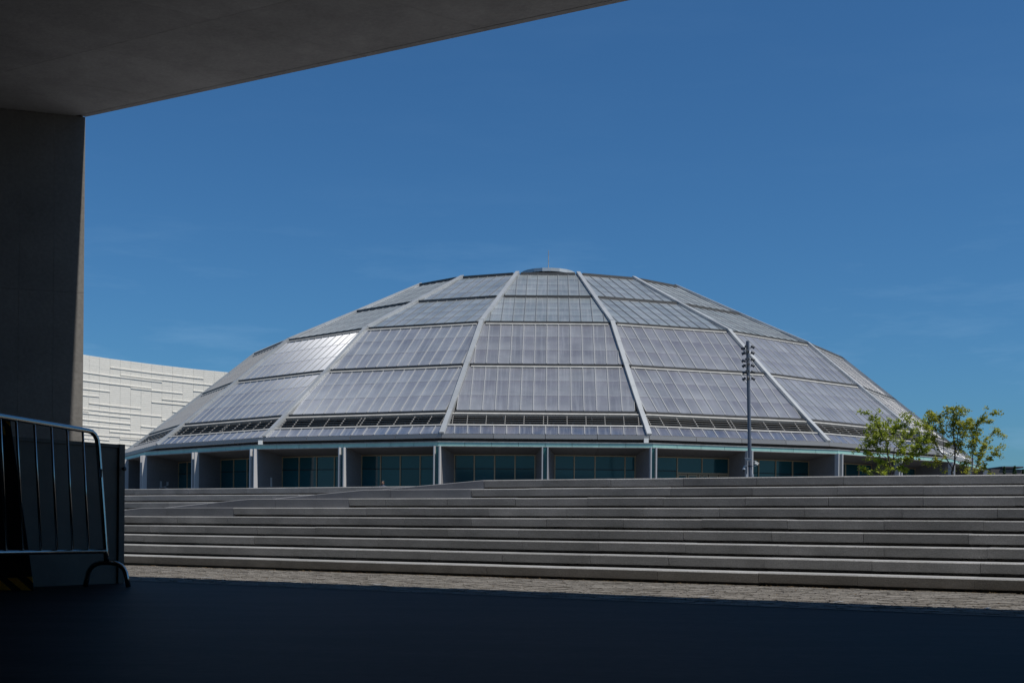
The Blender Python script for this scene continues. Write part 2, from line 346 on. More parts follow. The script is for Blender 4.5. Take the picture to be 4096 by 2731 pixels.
XL5 = Xat(498, 5)
LEFT = {1: -7.6, 2: -7.6, 3: -7.6, 4: -7.6, 5: XL5, 6: Xat(933, 6), 7: Xat(1395, 7), 8: Xat(1884, 8), 9: Xat(1935, 9)}
PH = {9: Xat(2165, 9), 8: Xat(2116, 8), 7: Xat(2063, 7), 6: Xat(2258, 6), 5: Xat(2180, 5), 4: Xat(2090, 4), 3: Xat(2088, 3), 2: Xat(2026, 2), 1: Xat(1963, 1)}
for k in range(1, 10):
    x = LEFT[k]; ph = PH[k]; L = 0.86
    cuts = [x]; s = ph - L * math.floor((ph - x) / L)
    if s - x < 0.3: s += L
    while s < 7.4: cuts.append(s + random.gauss(0, 0.03)); s += L
    for a, b in zip(cuts[:-1], cuts[1:]): step_block(a, b, k, 0, steps)
# the short lit return at the left end of the fifth step
for a, b in ((-7.6, -6.6), (-6.6, XL5 - 0.0)):
    step_block(a, b, 5, 0, steps, proud=0.16)
# cheek blocks: smooth flush faces whose tops run level, then fall to the left as the ramp does
CH = {9: [(1935, 1917.6), (1540, 1955), (900, 2018), (480, 2060)],
      8: [(1884, 1955), (1455, 1957.5), (1100, 1993), (600, 2044)],
      7: [(1395, 1992.5), (998, 1994), (670, 2028), (440, 2052)],
      6: [(933, 2029), (568, 2030), (488, 2039), (300, 2060)]}
def cheek(k, pts, depth):
    W = []
    for px, py in pts:
        X = Xat(px, k, 0, py); Y = Yk(X, k); W.append((X, EYE + inv(px, py)[1] * Y))
    W = W[::-1]
    def zt(X):
        for (x0, z0), (x1, z1) in zip(W[:-1], W[1:]):
            if x0 - 1e-6 <= X <= x1 + 1e-6: return z0 + (z1 - z0) * (X - x0) / (x1 - x0)
        return W[0][1]
    x = W[-1][0]; L = 1.12; cuts = [x]
    while x - L > W[0][0] + 0.3: x -= L; cuts.append(x)
    cuts.append(W[0][0]); cuts = cuts[::-1]
    for a, b in zip(cuts[:-1], cuts[1:]):
        xsn = [a] + [w[0] for w in W if a + 0.02 < w[0] < b - 0.02] + [b]
        mb = MB(); v = []; c = 0.006
        for i, X in enumerate(xsn):
            XX = X + (0.002 if i == 0 else (-0.002 if i == len(xsn) - 1 else 0)); P = Vector((XX, Yk(XX, k), 0)); z = min(zt(X), k * RISE); bt = min(z - 0.05, (k - 1) * RISE - 0.003)
            for dd, zz in ((c, z), (0, z - c), (0, bt), (depth, bt), (depth, z)): v.append(tuple(P + NP * dd + Vector((0, 0, zz))))
        m = 5; f = [tuple(range(m)), tuple(range(m * (len(xsn) - 1), m * len(xsn)))[::-1]]
        for i in range(len(xsn) - 1):
            for q in range(m): f.append((i * m + q, i * m + (q + 1) % m, (i + 1) * m + (q + 1) % m, (i + 1) * m + q))
        mb.poly(v, f).build('cheek_block', M['granite_smooth'], steps)
for k, pts in CH.items(): cheek(k, pts, 0.335 if k < 9 else 1.75)
# upper flight behind the ramp
upper = thing('upper_steps', (-6.0, 18.0, 0.6), 'short upper run of grey granite steps behind the sloping ramp walls', 'steps')
for k in (6, 7, 8, 9):
    x = -11.0 + random.random() * 0.5; xend = Xat(1935, 9)
    while x < xend:
        b = min(x + 1.18 + random.gauss(0, 0.02), xend)
        if xend - b < 0.25: b = xend
        step_block(x, b, k, SHIFT, upper); x = b
# wind-blown leaves along the foot of the steps
ll = MB()
for i in range(420):
    X = random.uniform(-5.5, 4.6); o = abs(random.gauss(0, 0.05)); Y = Yk(X, 1) - 0.008 - o if random.random() < 0.85 else Yk(X, 1) - random.uniform(0.1, 2.2)
    a = random.uniform(0, 6.28); s = random.uniform(0.006, 0.016); h = random.uniform(0.003, 0.012)
    dx, dy = math.cos(a) * s, math.sin(a) * s
    ll.poly([(X - dx, Y - dy, 0.004), (X + dy * .5, Y - dx * .5, h), (X + dx, Y + dy, 0.005), (X - dy * .5, Y + dx * .5, h)], [(0, 1, 2, 3)])
tag(ll.build('leaf_litter', M['brownleaf'], fix=False), 'thin line of dry brown leaves along the foot of the steps', kind='stuff')

# ------------------------------------------------------------------ the concrete building the picture is taken from
HC = 4.29; CZ = EYE + HC
def onceil(px, py):
    u, v = inv(px, py); Y = HC / v; return Vector((u * Y, Y, CZ))
C0 = onceil(341, 468); C1 = onceil(2523, 0)
ED = (C1 - C0).normalized(); IN = Vector((-ED.y, ED.x, 0)) * -1
if IN.y > 0: IN = -IN
hall = thing('concrete_canopy', (C0.x, C0.y, 0), 'dark concrete roof slab overhanging the shaded entrance at the top of the view', 'canopy')
PT = 0.05
# structural slab above the ceiling panels
q = [C0 - ED * 0.6 , C0 + ED * 34, C0 + ED * 34 + IN * 30, C0 - ED * 16 + IN * 30, C0 - ED * 16 + IN * 2.0]
q = [C0 - ED * 0.0, C0 + ED * 34, C0 + ED * 34 + IN * 34, C0 - ED * 24 + IN * 34, C0 - ED * 24 + IN * 0.0]
MB().prism([p + Vector((0, 0, PT)) for p in q], (0, 0, 1.3)).build('roof_slab', M['concrete'], hall)
def line(a, b): a = onceil(*a); b = onceil(*b); return (a, (b - a).normalized())
def isect(l1, l2):
    (p, d), (r, e) = l1, l2; den = d.x * e.y - d.y * e.x; t = ((r.x - p.x) * e.y - (r.y - p.y) * e.x) / den; return p + d * t
seams = [line((425, 356), (628, 386)), line((346, 195), (1005, 304)), line((511, 0), (1255, 176)), line((1585, 11), (1947, 117))]
sd = seams[2][1]; e0 = (C0, ED)
foot = [isect(s_, e0) for s_ in seams]
tt = [(f - C0).dot(ED) for f in foot]
g1 = (onceil(1400, 227) - C0).dot(IN)                       # groove along the edge
r2 = (onceil(830, 85) - C0).dot(IN)
rows = [0.0, g1, r2, r2 * 2, r2 * 3.2, r2 * 4.6, r2 * 6.5, 33]
avg = Vector((0, 0, 0))
for s_ in seams: avg += s_[1] * (1 if s_[1].dot(IN) > 0 else -1)
avg.normalize()
sl_ = [(C0 - ED * 24, avg), (C0 - ED * 12, avg), (C0 - ED * 7, avg), (C0 - ED * 3, avg), (C0 - ED * 0.9, avg)]
for f, s_ in sorted(zip(tt, seams), key=lambda z: z[0]):
    dd = s_[1] if s_[1].dot(IN) > 0 else -s_[1]; sl_.append((C0 + ED * f, dd))
last = sl_[-1]; base = (last[0] - C0).dot(ED)
for i in range(1, 9): sl_.append((C0 + ED * (base + 3.0 * i), last[1]))
GAP = 0.002
NOSE = 0.0
def on_row(sl, r): p, d_ = sl; return p + d_ * (r / d_.dot(IN))
for i in range(len(sl_) - 1):
    for r0, r1 in zip(rows[:-1], rows[1:]):
        A, B, Cc, D = on_row(sl_[i], r0), on_row(sl_[i + 1], r0), on_row(sl_[i + 1], r1), on_row(sl_[i], r1)
        if (B - A).dot(ED) < 0.05 or (Cc - D).dot(ED) < 0.05: continue
        if r0 == 0: 
            A = C0 + ED * max(0, (A - C0).dot(ED))
            if (B - A).dot(ED) < 0.05: continue
            D = C0 + IN * g1 + ED * max(0.0, (D - C0).dot(ED))
        cen = (A + B + Cc + D) / 4
        P = [p + (cen - p).normalized() * GAP for p in (A, B, Cc, D)] if r0 > 0 else [A + ED * .003, B - ED * .003, Cc - ED * .003 - IN * GAP, D + ED * .003 - IN * GAP]
        z0 = CZ if r0 > 0 else CZ - 0.002
        MB().prism([Vector((p.x, p.y, z0)) for p in P], (0, 0, PT - 0.002)).build('ceiling_panel', M['concrete'], hall)
# wall under the corner, clad in large cast panels with recessed joints
wd = Vector((0.956, 0.294, 0)).normalized(); wnrm = Vector((0.294, -0.956, 0)).normalized()   # faces the camera
wall = thing('concrete_wall', (C0.x, C0.y, 0), 'tall shaded concrete wall with vertical joints and a sunlit strip down its free edge', 'wall')
def onwall(px, py):
    u, v = inv(px, py); den = wd.x - u * wd.y; t = (u * C0.y - C0.x) / den; P = C0 + wd * t; return t, EYE + v * P.y
tcuts = [0.0, onwall(212, 1300)[0], onwall(73, 1300)[0]]
w_ = tcuts[1] - tcuts[2]
for i in range(14): tcuts.append(tcuts[-1] - w_)
zj = onwall(249, 1167)[1]
zc = [0, zj - 2.3 if zj > 2.5 else zj / 2, zj, CZ - 0.003]
core = C0 - wnrm * 0.05
core = C0 - wnrm * 0.027 - wd * 0.02
MB().prism([Vector((core.x, core.y, 0)), Vector((core.x, core.y, 0)) + wd * tcuts[-1], Vector((core.x, core.y, 0)) + wd * tcuts[-1] - wnrm * 0.5, Vector((core.x, core.y, 0)) - wnrm * 0.5 - wd * 0.5], (0, 0, CZ + 0.045)).build('wall_core', M['concrete_low'], wall)
for a, b in zip(tcuts[:-1], tcuts[1:]):
    for z0, z1 in zip(zc[:-1], zc[1:]):
        o = Vector((C0.x, C0.y, 0)) + wd * (b + 0.001); 
        MB().obox(o + Vector((0, 0, z0 + 0.001)), wd * (a - b - 0.002 if a != 0 else a - b - 0.001), -wnrm * 0.025, (0, 0, z1 - z0 - 0.002)).build('wall_panel', M['concrete_wall'], wall)
# unseen walls around the camera, added to block sky light from behind
def slabwall(p, q, th, label):
    t = thing('unseen_hall_wall', (p[0], p[1], 0), label, 'wall')
    P, Q = Vector((p[0], p[1], 0)), Vector((q[0], q[1], 0)); d_ = (Q - P).normalized(); n = Vector((-d_.y, d_.x, 0)) * th
    MB().prism([P, Q, Q + n, P + n], (0, 0, CZ + 0.04)).build('wall_face', M['concrete_low'], t)
slabwall((-12.6, 11.2), (-12.6, -14), 0.3, 'unseen concrete side wall behind the barrier, added to keep sky light out of the hall')
slabwall((-12.6, -14), (26, -14), -0.3, 'unseen concrete back wall behind the viewpoint, added to keep sky light out of the hall')
slabwall((16, -14), (16, 1.5), 0.3, 'unseen concrete end wall on the sunny side, added to keep sky light out of the hall')

# ------------------------------------------------------------------ low concrete wall in the shade
lw0 = at(490, 2330, 10.76); lw0.z = 0; ld = Vector((-0.545, -0.838, 0)).normalized(); ln = Vector((0.838, -0.545, 0)).normalized()
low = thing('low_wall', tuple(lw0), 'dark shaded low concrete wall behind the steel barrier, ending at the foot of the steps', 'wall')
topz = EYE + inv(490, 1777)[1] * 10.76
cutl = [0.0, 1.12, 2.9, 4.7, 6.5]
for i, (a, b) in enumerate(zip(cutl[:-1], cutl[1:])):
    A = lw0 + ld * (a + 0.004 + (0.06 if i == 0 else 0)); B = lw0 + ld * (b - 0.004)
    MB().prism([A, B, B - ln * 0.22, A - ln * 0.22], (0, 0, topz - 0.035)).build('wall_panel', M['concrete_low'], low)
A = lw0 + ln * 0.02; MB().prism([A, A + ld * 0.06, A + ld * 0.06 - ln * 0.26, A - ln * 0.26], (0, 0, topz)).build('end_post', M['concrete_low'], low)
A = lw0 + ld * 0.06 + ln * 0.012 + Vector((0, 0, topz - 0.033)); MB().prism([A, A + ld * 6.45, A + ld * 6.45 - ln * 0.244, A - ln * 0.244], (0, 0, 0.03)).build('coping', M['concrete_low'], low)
kn = at(489, 1874, 10.7); MB().lathe([(0.012, 0), (0.012, 0.012), (0.02, 0.014), (0.02, 0.03), (0.008, 0.036)], kn, (1, -0.2, 0), 10).build('latch', M['black'], low)

# ------------------------------------------------------------------ crowd barrier
R = 0.021
tA, tB = at(-520, 1578, 7.12), at(350, 1722, 9.92)
b0, b1 = at(-520, 2217, 8.12), at(423, 2203, 10.0)
bar = thing('crowd_barrier', (b1.x, b1.y, 0), 'polished steel crowd control barrier with upright bars standing before the dark low wall', 'barrier')
td = (tB - tA).normalized(); pd = (b1 - at(393, 1770, 10.02)).normalized()
corner = [tA, tA.lerp(tB, 0.5), tB, at(367, 1727, 9.96), at(379, 1739, 9.99), at(388, 1757, 10.01), at(393, 1789, 10.02), b1, at(426, 2246, 10.0)]
MB().tube(corner, R, 14).build('top_rail', M['steel'], bar, True)
MB().tube([b0, b1], R * 0.95, 14).build('lower_rail', M['steel'], bar, True)
for (xt, xb) in ((-290, -262), (-215, -185), (-140, -113), (-68, -46), (-3, 28), (61, 95), (134, 166), (202, 230), (265, 293), (328, 356)):
    f = (xt + 520) / 870.0
    # interpolate on the real rails by intersecting view columns
    def onseg(P, Q, px):
        u = inv(px, 2000)[0]; t = (u * P.y - P.x) / ((Q.x - P.x) - u * (Q.y - P.y)); return P + (Q - P) * t
    MB().tube([onseg(tA, tB, xt), onseg(b0, b1, xb)], 0.0095, 10).build('upright', M['steel'], bar, True)
fa, fb = at(341, 2340, 10.08), at(514, 2336, 10.08)
fa.z = 0.0; fb.z = 0.0
arch = []
mid = at(424, 2249, 10.05)
for i in range(15):
    t = math.pi * i / 14; cx = -math.cos(t); sz = math.sin(t)
    sx = math.copysign(abs(cx) ** 0.75, cx) if abs(cx) > 1e-6 else 0; sz = sz ** 0.62
    P = fa.lerp(fb, 0.5 + 0.5 * sx * 0.93); P.z = mid.z * sz; arch.append(P)
arch[0] = fa + Vector((0, 0, 0.002)); arch[-1] = fb + Vector((0, 0, 0.002))
MB().tube(arch, R, 14).build('foot', M['steel'], bar, True)
for yy in (1875, 2165):
    P = at(404 + (yy - 1875) * 0.078, yy, 10.0); MB().bar(P + Vector((0.0, 0, 0)), P + Vector((0, 0, -0.07)), 0.02, 0.012).build('hook', M['steel'], bar)

# ------------------------------------------------------------------ hazard-striped board
hz = thing('hazard_board', (at(60, 2360, 9.5).x, 9.5, 0.0), 'dark rubber barricade board with yellow and black stripes, leaning behind the steel barrier', 'barricade')
def hb(px, py, f=0.0):
    t = (2366 - py) / 690.0; Y = 9.50 + 0.16 * t - f; return at(px, py, Y)
oc = [hb(-260, 2362), hb(137, 2360), hb(40, 1672), hb(-260, 1640)]
dep = Vector((-0.02, 0.05, 0)); MB().prism(oc, dep).build('board', M['rubber'], hz)
def stripe(pts):
    MB().prism([hb(x, y, 0.004) for x, y in pts], (0, 0.003, 0)).build('stripe', M['yellow'], hz)
stripe([(28, 2311), (67, 2309), (127, 2361), (91, 2363)])
stripe([(105, 2305), (129, 2305), (132, 2329)])
stripe([(-46, 2314), (-8, 2313), (53, 2366), (14, 2368)])
stripe([(-120, 2318), (-84, 2316), (-24, 2370), (-62, 2372)])
stripe([(-8, 1688), (16, 1706), (22, 1742), (-10, 1718)])
stripe([(18, 1683), (37, 1686), (40, 1704)])

# ------------------------------------------------------------------ the glazed dome
DR = 34.0; PHI = -0.01312; ND = 18; STEP = 2 * math.pi / ND
DX, DY = 0.03143 * DR, 2.98369 * DR
RR = [0.38374, 0.54925, 0.7175, 0.83112, 0.94522, 1.0]
ZZ = [0.55194, 0.47085, 0.38986, 0.29343, 0.19751, 0.15414]
dome = thing('glass_dome', (DX, DY, TZ), 'large faceted dome of grey glazing panels with metal ribs above a ring of dark windows', 'dome')
def pol(r, a, z): return Vector((DX + r * DR * math.sin(a), DY - r * DR * math.cos(a), EYE + z * DR))
def node(k, lv): return pol(RR[lv], (k - 0.5) * STEP + PHI, ZZ[lv])
SW = 0.747       # width of a glazing strip
def clip(poly, a, b, c):   # keep a*x+b*y<=c
    out = []
    for i in range(len(poly)):
        p, q_ = poly[i], poly[(i + 1) % len(poly)]; fp = a * p[0] + b * p[1] - c; fq = a * q_[0] + b * q_[1] - c
        if fp <= 0: out.append(p)
        if (fp < 0 < fq) or (fq < 0 < fp):
            t = fp / (fp - fq); out.append((p[0] + (q_[0] - p[0]) * t, p[1] + (q_[1] - p[1]) * t))
    return out
class Facet:
    def __init__(s, k, lv):
        s.B0, s.B1, s.T0, s.T1 = node(k, lv + 1), node(k + 1, lv + 1), node(k, lv), node(k + 1, lv)
        s.bm, s.tm = (s.B0 + s.B1) / 2, (s.T0 + s.T1) / 2
        s.ax = (s.B1 - s.B0).normalized(); s.ln = (s.tm - s.bm).length; s.ay = (s.tm - s.bm).normalized()
        s.n = s.ax.cross(s.ay).normalized(); s.wb = (s.B1 - s.B0).length / 2; s.wt = (s.T1 - s.T0).length / 2
        s.sg = 1 if s.n.z > 0 else -1; s.n = s.n * s.sg
    def P(s, a, t, h=0.0): return s.bm + s.ax * a + s.ay * (t * s.ln) + s.n * h
    def half(s, t): return s.wb + (s.wt - s.wb) * t
HID = [k for k in range(ND) if k not in (0, 1, 2, 3, 4, 14, 15, 16, 17)]
VIS = [0, 17, 1, 16, 2, 15, 3, 14, 4]     # bays that face the plaza, most frontal first
def pane_mesh(F, i, t0, t1, lv, k):
    a0, a1 = i * SW, (i + 1) * SW; y0, y1 = t0 * F.ln, t1 * F.ln
    poly = [(a0 + .012, y0), (a1 - .012, y0), (a1 - .012, y1), (a0 + .012, y1)]
    m = (F.wt - F.wb) / F.ln; g = 0.16
    poly = clip(poly, 1, -m, F.wb - g)      # a <= wb + m*y - g
    poly = clip(poly, -1, -m, F.wb - g)
    if len(poly) < 3: return None
    ar = abs(sum(poly[j][0] * poly[(j + 1) % len(poly)][1] - poly[(j + 1) % len(poly)][0] * poly[j][1] for j in range(len(poly)))) / 2
    if ar < 0.12: return None
    tilt = random.gauss(0, 0.006)
    base = [F.P(a, y / F.ln, 0.0 + tilt * (a - a0)) for a, y in poly]
    return poly, base, ar
tiers = [(0, 0.03, 0.985, 4), (1, 0.02, 0.965, 4), (2, 0.02, 0.955, 3), (3, 0.015, 0.955, 3), (4, 0.0, 0.325, 0)]
cand = []
t0_, t1_, rw_ = {t[0]: t[1] for t in tiers}, {t[0]: t[2] for t in tiers}, {t[0]: t[3] for t in tiers}
for k in range(ND):
    for lv, t0, t1, rws in tiers:
        F = Facet(k, lv); n = int(F.wb / SW) + 1
        for i in range(-n, n):
            r = pane_mesh(F, i, t0, t1, lv, k)
            if r: cand.append((k, lv, i, F, r))
def facing(c):
    k, lv, i, F, r = c; mid_ = F.P((i + .5) * SW, .5); v = Vector((0, 0, EYE)) - mid_; return r[2] * max(0, F.n.dot(v.normalized())) / v.length ** 2
cand.sort(key=facing, reverse=True)
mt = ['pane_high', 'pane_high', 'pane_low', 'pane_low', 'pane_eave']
rest = {}
for idx, (k, lv, i, F, (poly, base, ar)) in enumerate(cand):
    single = idx < 300
    mb = MB() if single else rest.setdefault(lv, MB())
    if mb.uv is None: mb.uv = []
    nb = len(base); off = -F.n * 0.03
    mb.prism([b for b in base], off)
    uo = (k * 37 + lv * 11) % 97
    for rep in range(2):
        for a, y in poly: mb.uv.append((a / SW + uo + rep * 0.013, ((y / F.ln - t0_[lv]) / (t1_[lv] - t0_[lv])) * max(1, rw_[lv]) + lv * 7 + k * 9 + rep * 0.017))
    if single: mb.build('glazing_sheet', M[mt[lv]], dome)
allrest = {}
for lv, mb in rest.items():
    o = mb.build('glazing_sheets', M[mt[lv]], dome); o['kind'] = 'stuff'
for k in range(ND):
    for lv, t0, t1, rws in tiers:
        F = Facet(k, lv); mb = MB(); n = int(F.wb / SW) + 1; m = (F.wt - F.wb) / F.ln
        for i in range(-n, n + 1):
            a = i * SW; te = t1
            if abs(a) > F.half(t1) - 0.14: te = (F.wb - 0.14 - abs(a)) / (-m) / F.ln
            if te - t0 < 0.04: continue
            te = min(te, t1); mb.obox(F.P(a - 0.018, t0, -0.03), F.ax * 0.036, F.ay * (te - t0) * F.ln, F.n * 0.075)
        if mb.v: o = mb.build('glazing_bars', M['glazebar' if lv >= 2 else 'glazebar_dark'], dome); o['kind'] = 'stuff'
        if k in HID: continue
        for j in range(1, rws):
            t = t0 + (t1 - t0) * j / rws; h = F.half(t) - 0.16
            MB().obox(F.P(-h, t, -0.02), F.ax * 2 * h, F.ay * 0.03, F.n * (0.027 if lv >= 2 else 0.0225)).build('cross_bar', M['purlin' if lv >= 2 else 'purlin_dark'], dome)
# ribs: hollow box beams along the folds, in lengths
RW, RH = 0.28, 0.17
for k in range(ND):
    for lv in range(5):
        T, B = node(k, lv), node(k, lv + 1); a = (k - .5) * STEP + PHI
        rad = Vector((math.sin(a), -math.cos(a), 0)); d_ = (B - T).normalized(); side = Vector((math.cos(a), math.sin(a), 0)); up = side.cross(d_); up = up if up.z > 0 else -up
        nseg = 2 if (lv > 0 and k not in HID) else 1
        if lv == 4: nseg = 1
        for j in range(nseg):
            P = T.lerp(B, j / nseg); Q = T.lerp(B, (j + 1) / nseg)
            P = P + d_ * (0.006 if j or lv else -0.1); Q = Q - d_ * 0.006
            if lv == 4: Q = Q + d_ * 0.1
            MB().obox(P - side * RW / 2 - up * 0.2, side * RW, Q - P, up * (0.2 + RH)).build('rib', M['alu'], dome)
# ring beams with a pale flashing under each
for k in range(ND):
    for lv in range(5):
        T0, T1 = node(k, lv), node(k + 1, lv); ax = (T1 - T0).normalized(); out = Vector((ax.y, -ax.x, 0)); mid_ = (T0 + T1) / 2
        if out.dot(mid_ - Vector((DX, DY, mid_.z))) < 0: out = -out
        L = (T1 - T0).length / 2 - 0.24; h = 0.14
        if lv == 0: h = 0.16
        Fl = Facet(k, lv); rise_ = Fl.tm.z - Fl.bm.z; run_ = math.hypot(Fl.tm.x - Fl.bm.x, Fl.tm.y - Fl.bm.y); ct = run_ / rise_
        MB().obox(mid_ - ax * L - out * 0.25 + Vector((0, 0, -h)), ax * 2 * L, out * (0.25 + h * ct + 0.03), (0, 0, h + 0.03)).build('ring_beam', M['ring'], dome)
        if lv > 1:
            L2 = L - 0.02
            MB().obox(Fl.tm - Fl.ay * ((h + .03) / (Fl.tm.z - Fl.bm.z) * Fl.ln + 0.11) - Fl.ax * L2, Fl.ax * 2 * L2, Fl.ay * 0.10, Fl.n * 0.07).build('flashing', M['flash'], dome)
# louvred band near the eaves
for k in range(ND):
    F = Facet(k, 4)
    h1, h0 = F.half(0.62) - 0.2, F.half(0.36) - 0.2
    tb, tt_ = 0.37, 0.90
    P = [F.P(-(F.half(tb) - .2), tb, -0.55), F.P(F.half(tb) - .2, tb, -0.55), F.P(F.half(tt_) - .2, tt_, -0.55), F.P(-(F.half(tt_) - .2), tt_, -0.55)]
    MB().prism(P, F.n * 0.05).build('vent_back', M['dark'], dome)
    hs = F.half(0.345) - 0.16
    MB().obox(F.P(-hs, 0.33, -0.3), F.ax * 2 * hs, F.ay * 0.035 * F.ln, F.n * 0.36).build('sill', M['flash'], dome)
    hs = F.half(0.86) - 0.18
    MB().obox(F.P(-hs, 0.85, -0.15), F.ax * 2 * hs, F.ay * 0.035 * F.ln, F.n * 0.19).build('head_rail', M['flash'], dome)
    if k in HID: continue
    for j in range(5):
        t = 0.42 + j * 0.094; hs = F.half(t) - 0.2
        c = F.P(0, t, 0.02); MB().obox(c - F.ax * hs + Vector((0, 0, -0.022)), F.ax * 2 * hs, Vector((F.n.x, F.n.y, 0)).normalized() * -0.06, (0, 0, 0.028)).build('louvre_blade', M['louvre'], dome)
    for a in [-4.55, -3.45, -2.35, -1.25, -0.12, 0.12, 1.25, 2.35, 3.45, 4.55, -5.4, 5.4]:
        te = 0.85
        m = (F.wt - F.wb) / F.ln
        if abs(a) > F.half(te) - 0.25: te = (F.wb - 0.25 - abs(a)) / (-m) / F.ln
        if te < 0.45: continue
        MB().obox(F.P(a - 0.018, 0.365, -0.05), F.ax * 0.036, F.ay * (te - 0.365) * F.ln, F.n * 0.05).build('louvre_post', M['louvre'], dome)
        b_ = F.P(a - 0.05 + 0.35, 0.38, -0.5)
        MB().obox(b_, F.ax * 0.09, F.ay * (te - 0.40) * F.ln, F.n * 0.05).build('vent_post', M['reveal'], dome)
# apex: low metal cone and the round lantern cap
ap = MB(); tp = [pol(0.055, (k - .5) * STEP + PHI, 0.605) for k in range(ND)]; rg = [node(k, 0) for k in range(ND)]
ap.poly(rg + tp, [(i, (i + 1) % ND, (i + 1) % ND + ND, i + ND) for i in range(ND)] + [tuple(range(ND, 2 * ND))]).build('apex_roof', M['pane_high'], dome)
n2 = 20
def ringpts(r, z): return [pol(r, 2 * math.pi * i / n2 + PHI + 0.1, z) for i in range(n2)]
dr = MB(); A = ringpts(0.058, 0.600); B = ringpts(0.058, 0.626)
dr.poly(A + B, [(i, (i + 1) % n2, (i + 1) % n2 + n2, i + n2) for i in range(n2)]).build('lantern_wall', M['pane_high'], dome)
for i in range(n2):
    p = ringpts(0.0585, 0.60)[i]; MB().obox(p - Vector((.03, .03, 0)), (.06, 0, 0), (0, .06, 0), (0, 0, 0.026 * DR)).build('lantern_post', M['glazebar'], dome)
A, B, Cc, D = ringpts(0.0665, 0.6235), ringpts(0.0685, 0.6245), ringpts(0.0685, 0.6325), ringpts(0.0, 0.641)
for i in range(n2):
    j = (i + 1) % n2; cen = pol(0, 0, 0.636)
    MB().poly([A[i], A[j], B[j], B[i], Cc[i], Cc[j], cen], [(0, 1, 2, 3), (3, 2, 5, 4), (4, 5, 6), (0, 6, 1)]).build('lantern_cap', M['capmetal'], dome)
top = pol(0, 0, 0.6365)
MB().tube([top, top + Vector((0, 0, 0.3)), top + Vector((0, 0, 0.34)), top + Vector((0, 0, 1.85))], [0.06, 0.055, 0.035, 0.024], 8).build('mast', M['stonecap'], dome)
MB().tube([top + Vector((-.28, 0, 0.0)), top + Vector((-.04, 0, .36))], 0.012, 6).build('stay', M['ring'], dome)
# gutter, recess, teal canopy
def ringseg(mb, r0, r1, z0, z1, k, ta, tb, polyg=True):
    """box between polygon radii r0<r1 over facet k from fraction ta to tb"""
    a0, a1 = (k - .5) * STEP + PHI, (k + .5) * STEP + PHI
    def pt(r, t, z): return pol(r, a0, z).lerp(pol(r, a1, z), t)
    return mb.box8([pt(r0, ta, z0), pt(r0, tb, z0), pt(r1, tb, z0), pt(r1, ta, z0), pt(r0, ta, z1), pt(r0, tb, z1), pt(r1, tb, z1), pt(r1, ta, z1)])
for k in range(ND):
    hidden = k in HID
    ng = 1 if hidden else 4
    for j in range(ng):
        g = 0.0012
        mb = MB(); ringseg(mb, 0.99, 1.0045, 0.1485, 0.1530, k, j / ng + g, (j + 1) / ng - g); ringseg(mb, 0.99, 1.0055, 0.1460, 0.1484, k, j / ng + g, (j + 1) / ng - g)
        mb.build('gutter_section', M['gutter'], dome)
    ringseg(MB(), 0.97, 0.988, 0.1385, 0.1461, k, 0, 1).build('recess_band', M['reveal'], dome)
    ringseg(MB(), 0.93, 1.0272, 0.1378, 0.1391, k, 0, 1).build('canopy_top', M['stonecap'], dome)
    ringseg(MB(), 1.017, 1.0290, 0.1303, 0.1313, k, 0, 1).build('canopy_lip', M['stonecap'], dome)
    nt = 1 if hidden else 8
    for j in range(nt):
        ringseg(MB(), 1.018, 1.0262, 0.1312, 0.1379, k, j / nt + 0.0008, (j + 1) / nt - 0.0008).build('canopy_glass', M['teal'], dome)
for k in (-1, 1):
    a = (k - .5) * STEP + PHI - 0.006; p = pol(1.006, a, 0.1391); MB().obox(p - Vector((.13, .13, 0)), (.26, 0, 0), (0, .26, 0), (0, 0, .3)).build('upstand', M['camwhite'], dome)
# piers, soffits, windows under the canopy: a bay every 10 degrees
C10 = math.cos(STEP / 2)
def prad(r, deg):      # point on the polygon of corner radius r at an angle in degrees from the facet grid
    d_ = ((deg + 10) % 20) - 10; return r * C10 / math.cos(R_(d_))
def inner(deg, side):   # where a pier's side wall meets the window line (degrees from the pier axis)
    if side > 0: return 0.95 - 0.045 * max(0, -deg) if deg <= 0 else max(0.9, 0.4 + 0.02 * deg + 0.5)
    return -(1.0 - 0.04 * max(0, deg)) if deg >= 0 else -max(1.0, 0.045 * -deg)
def inner_ang(deg, side):
    a, b = inner(deg, 1), inner(deg, -1)
    if a - b < 1.0:
        if deg < 0: b = a - 1.0
        else: a = b + 1.0
    return deg + (a if side > 0 else b)
def pp(r, deg, z): return pol(prad(r, deg), R_(deg) + PHI, z)
ZB = (TZ - EYE) / DR; ZS0, ZS1 = 0.1306, 0.1222; RW_ = 0.951; RO = 1.026
bays = list(range(-9, 9))
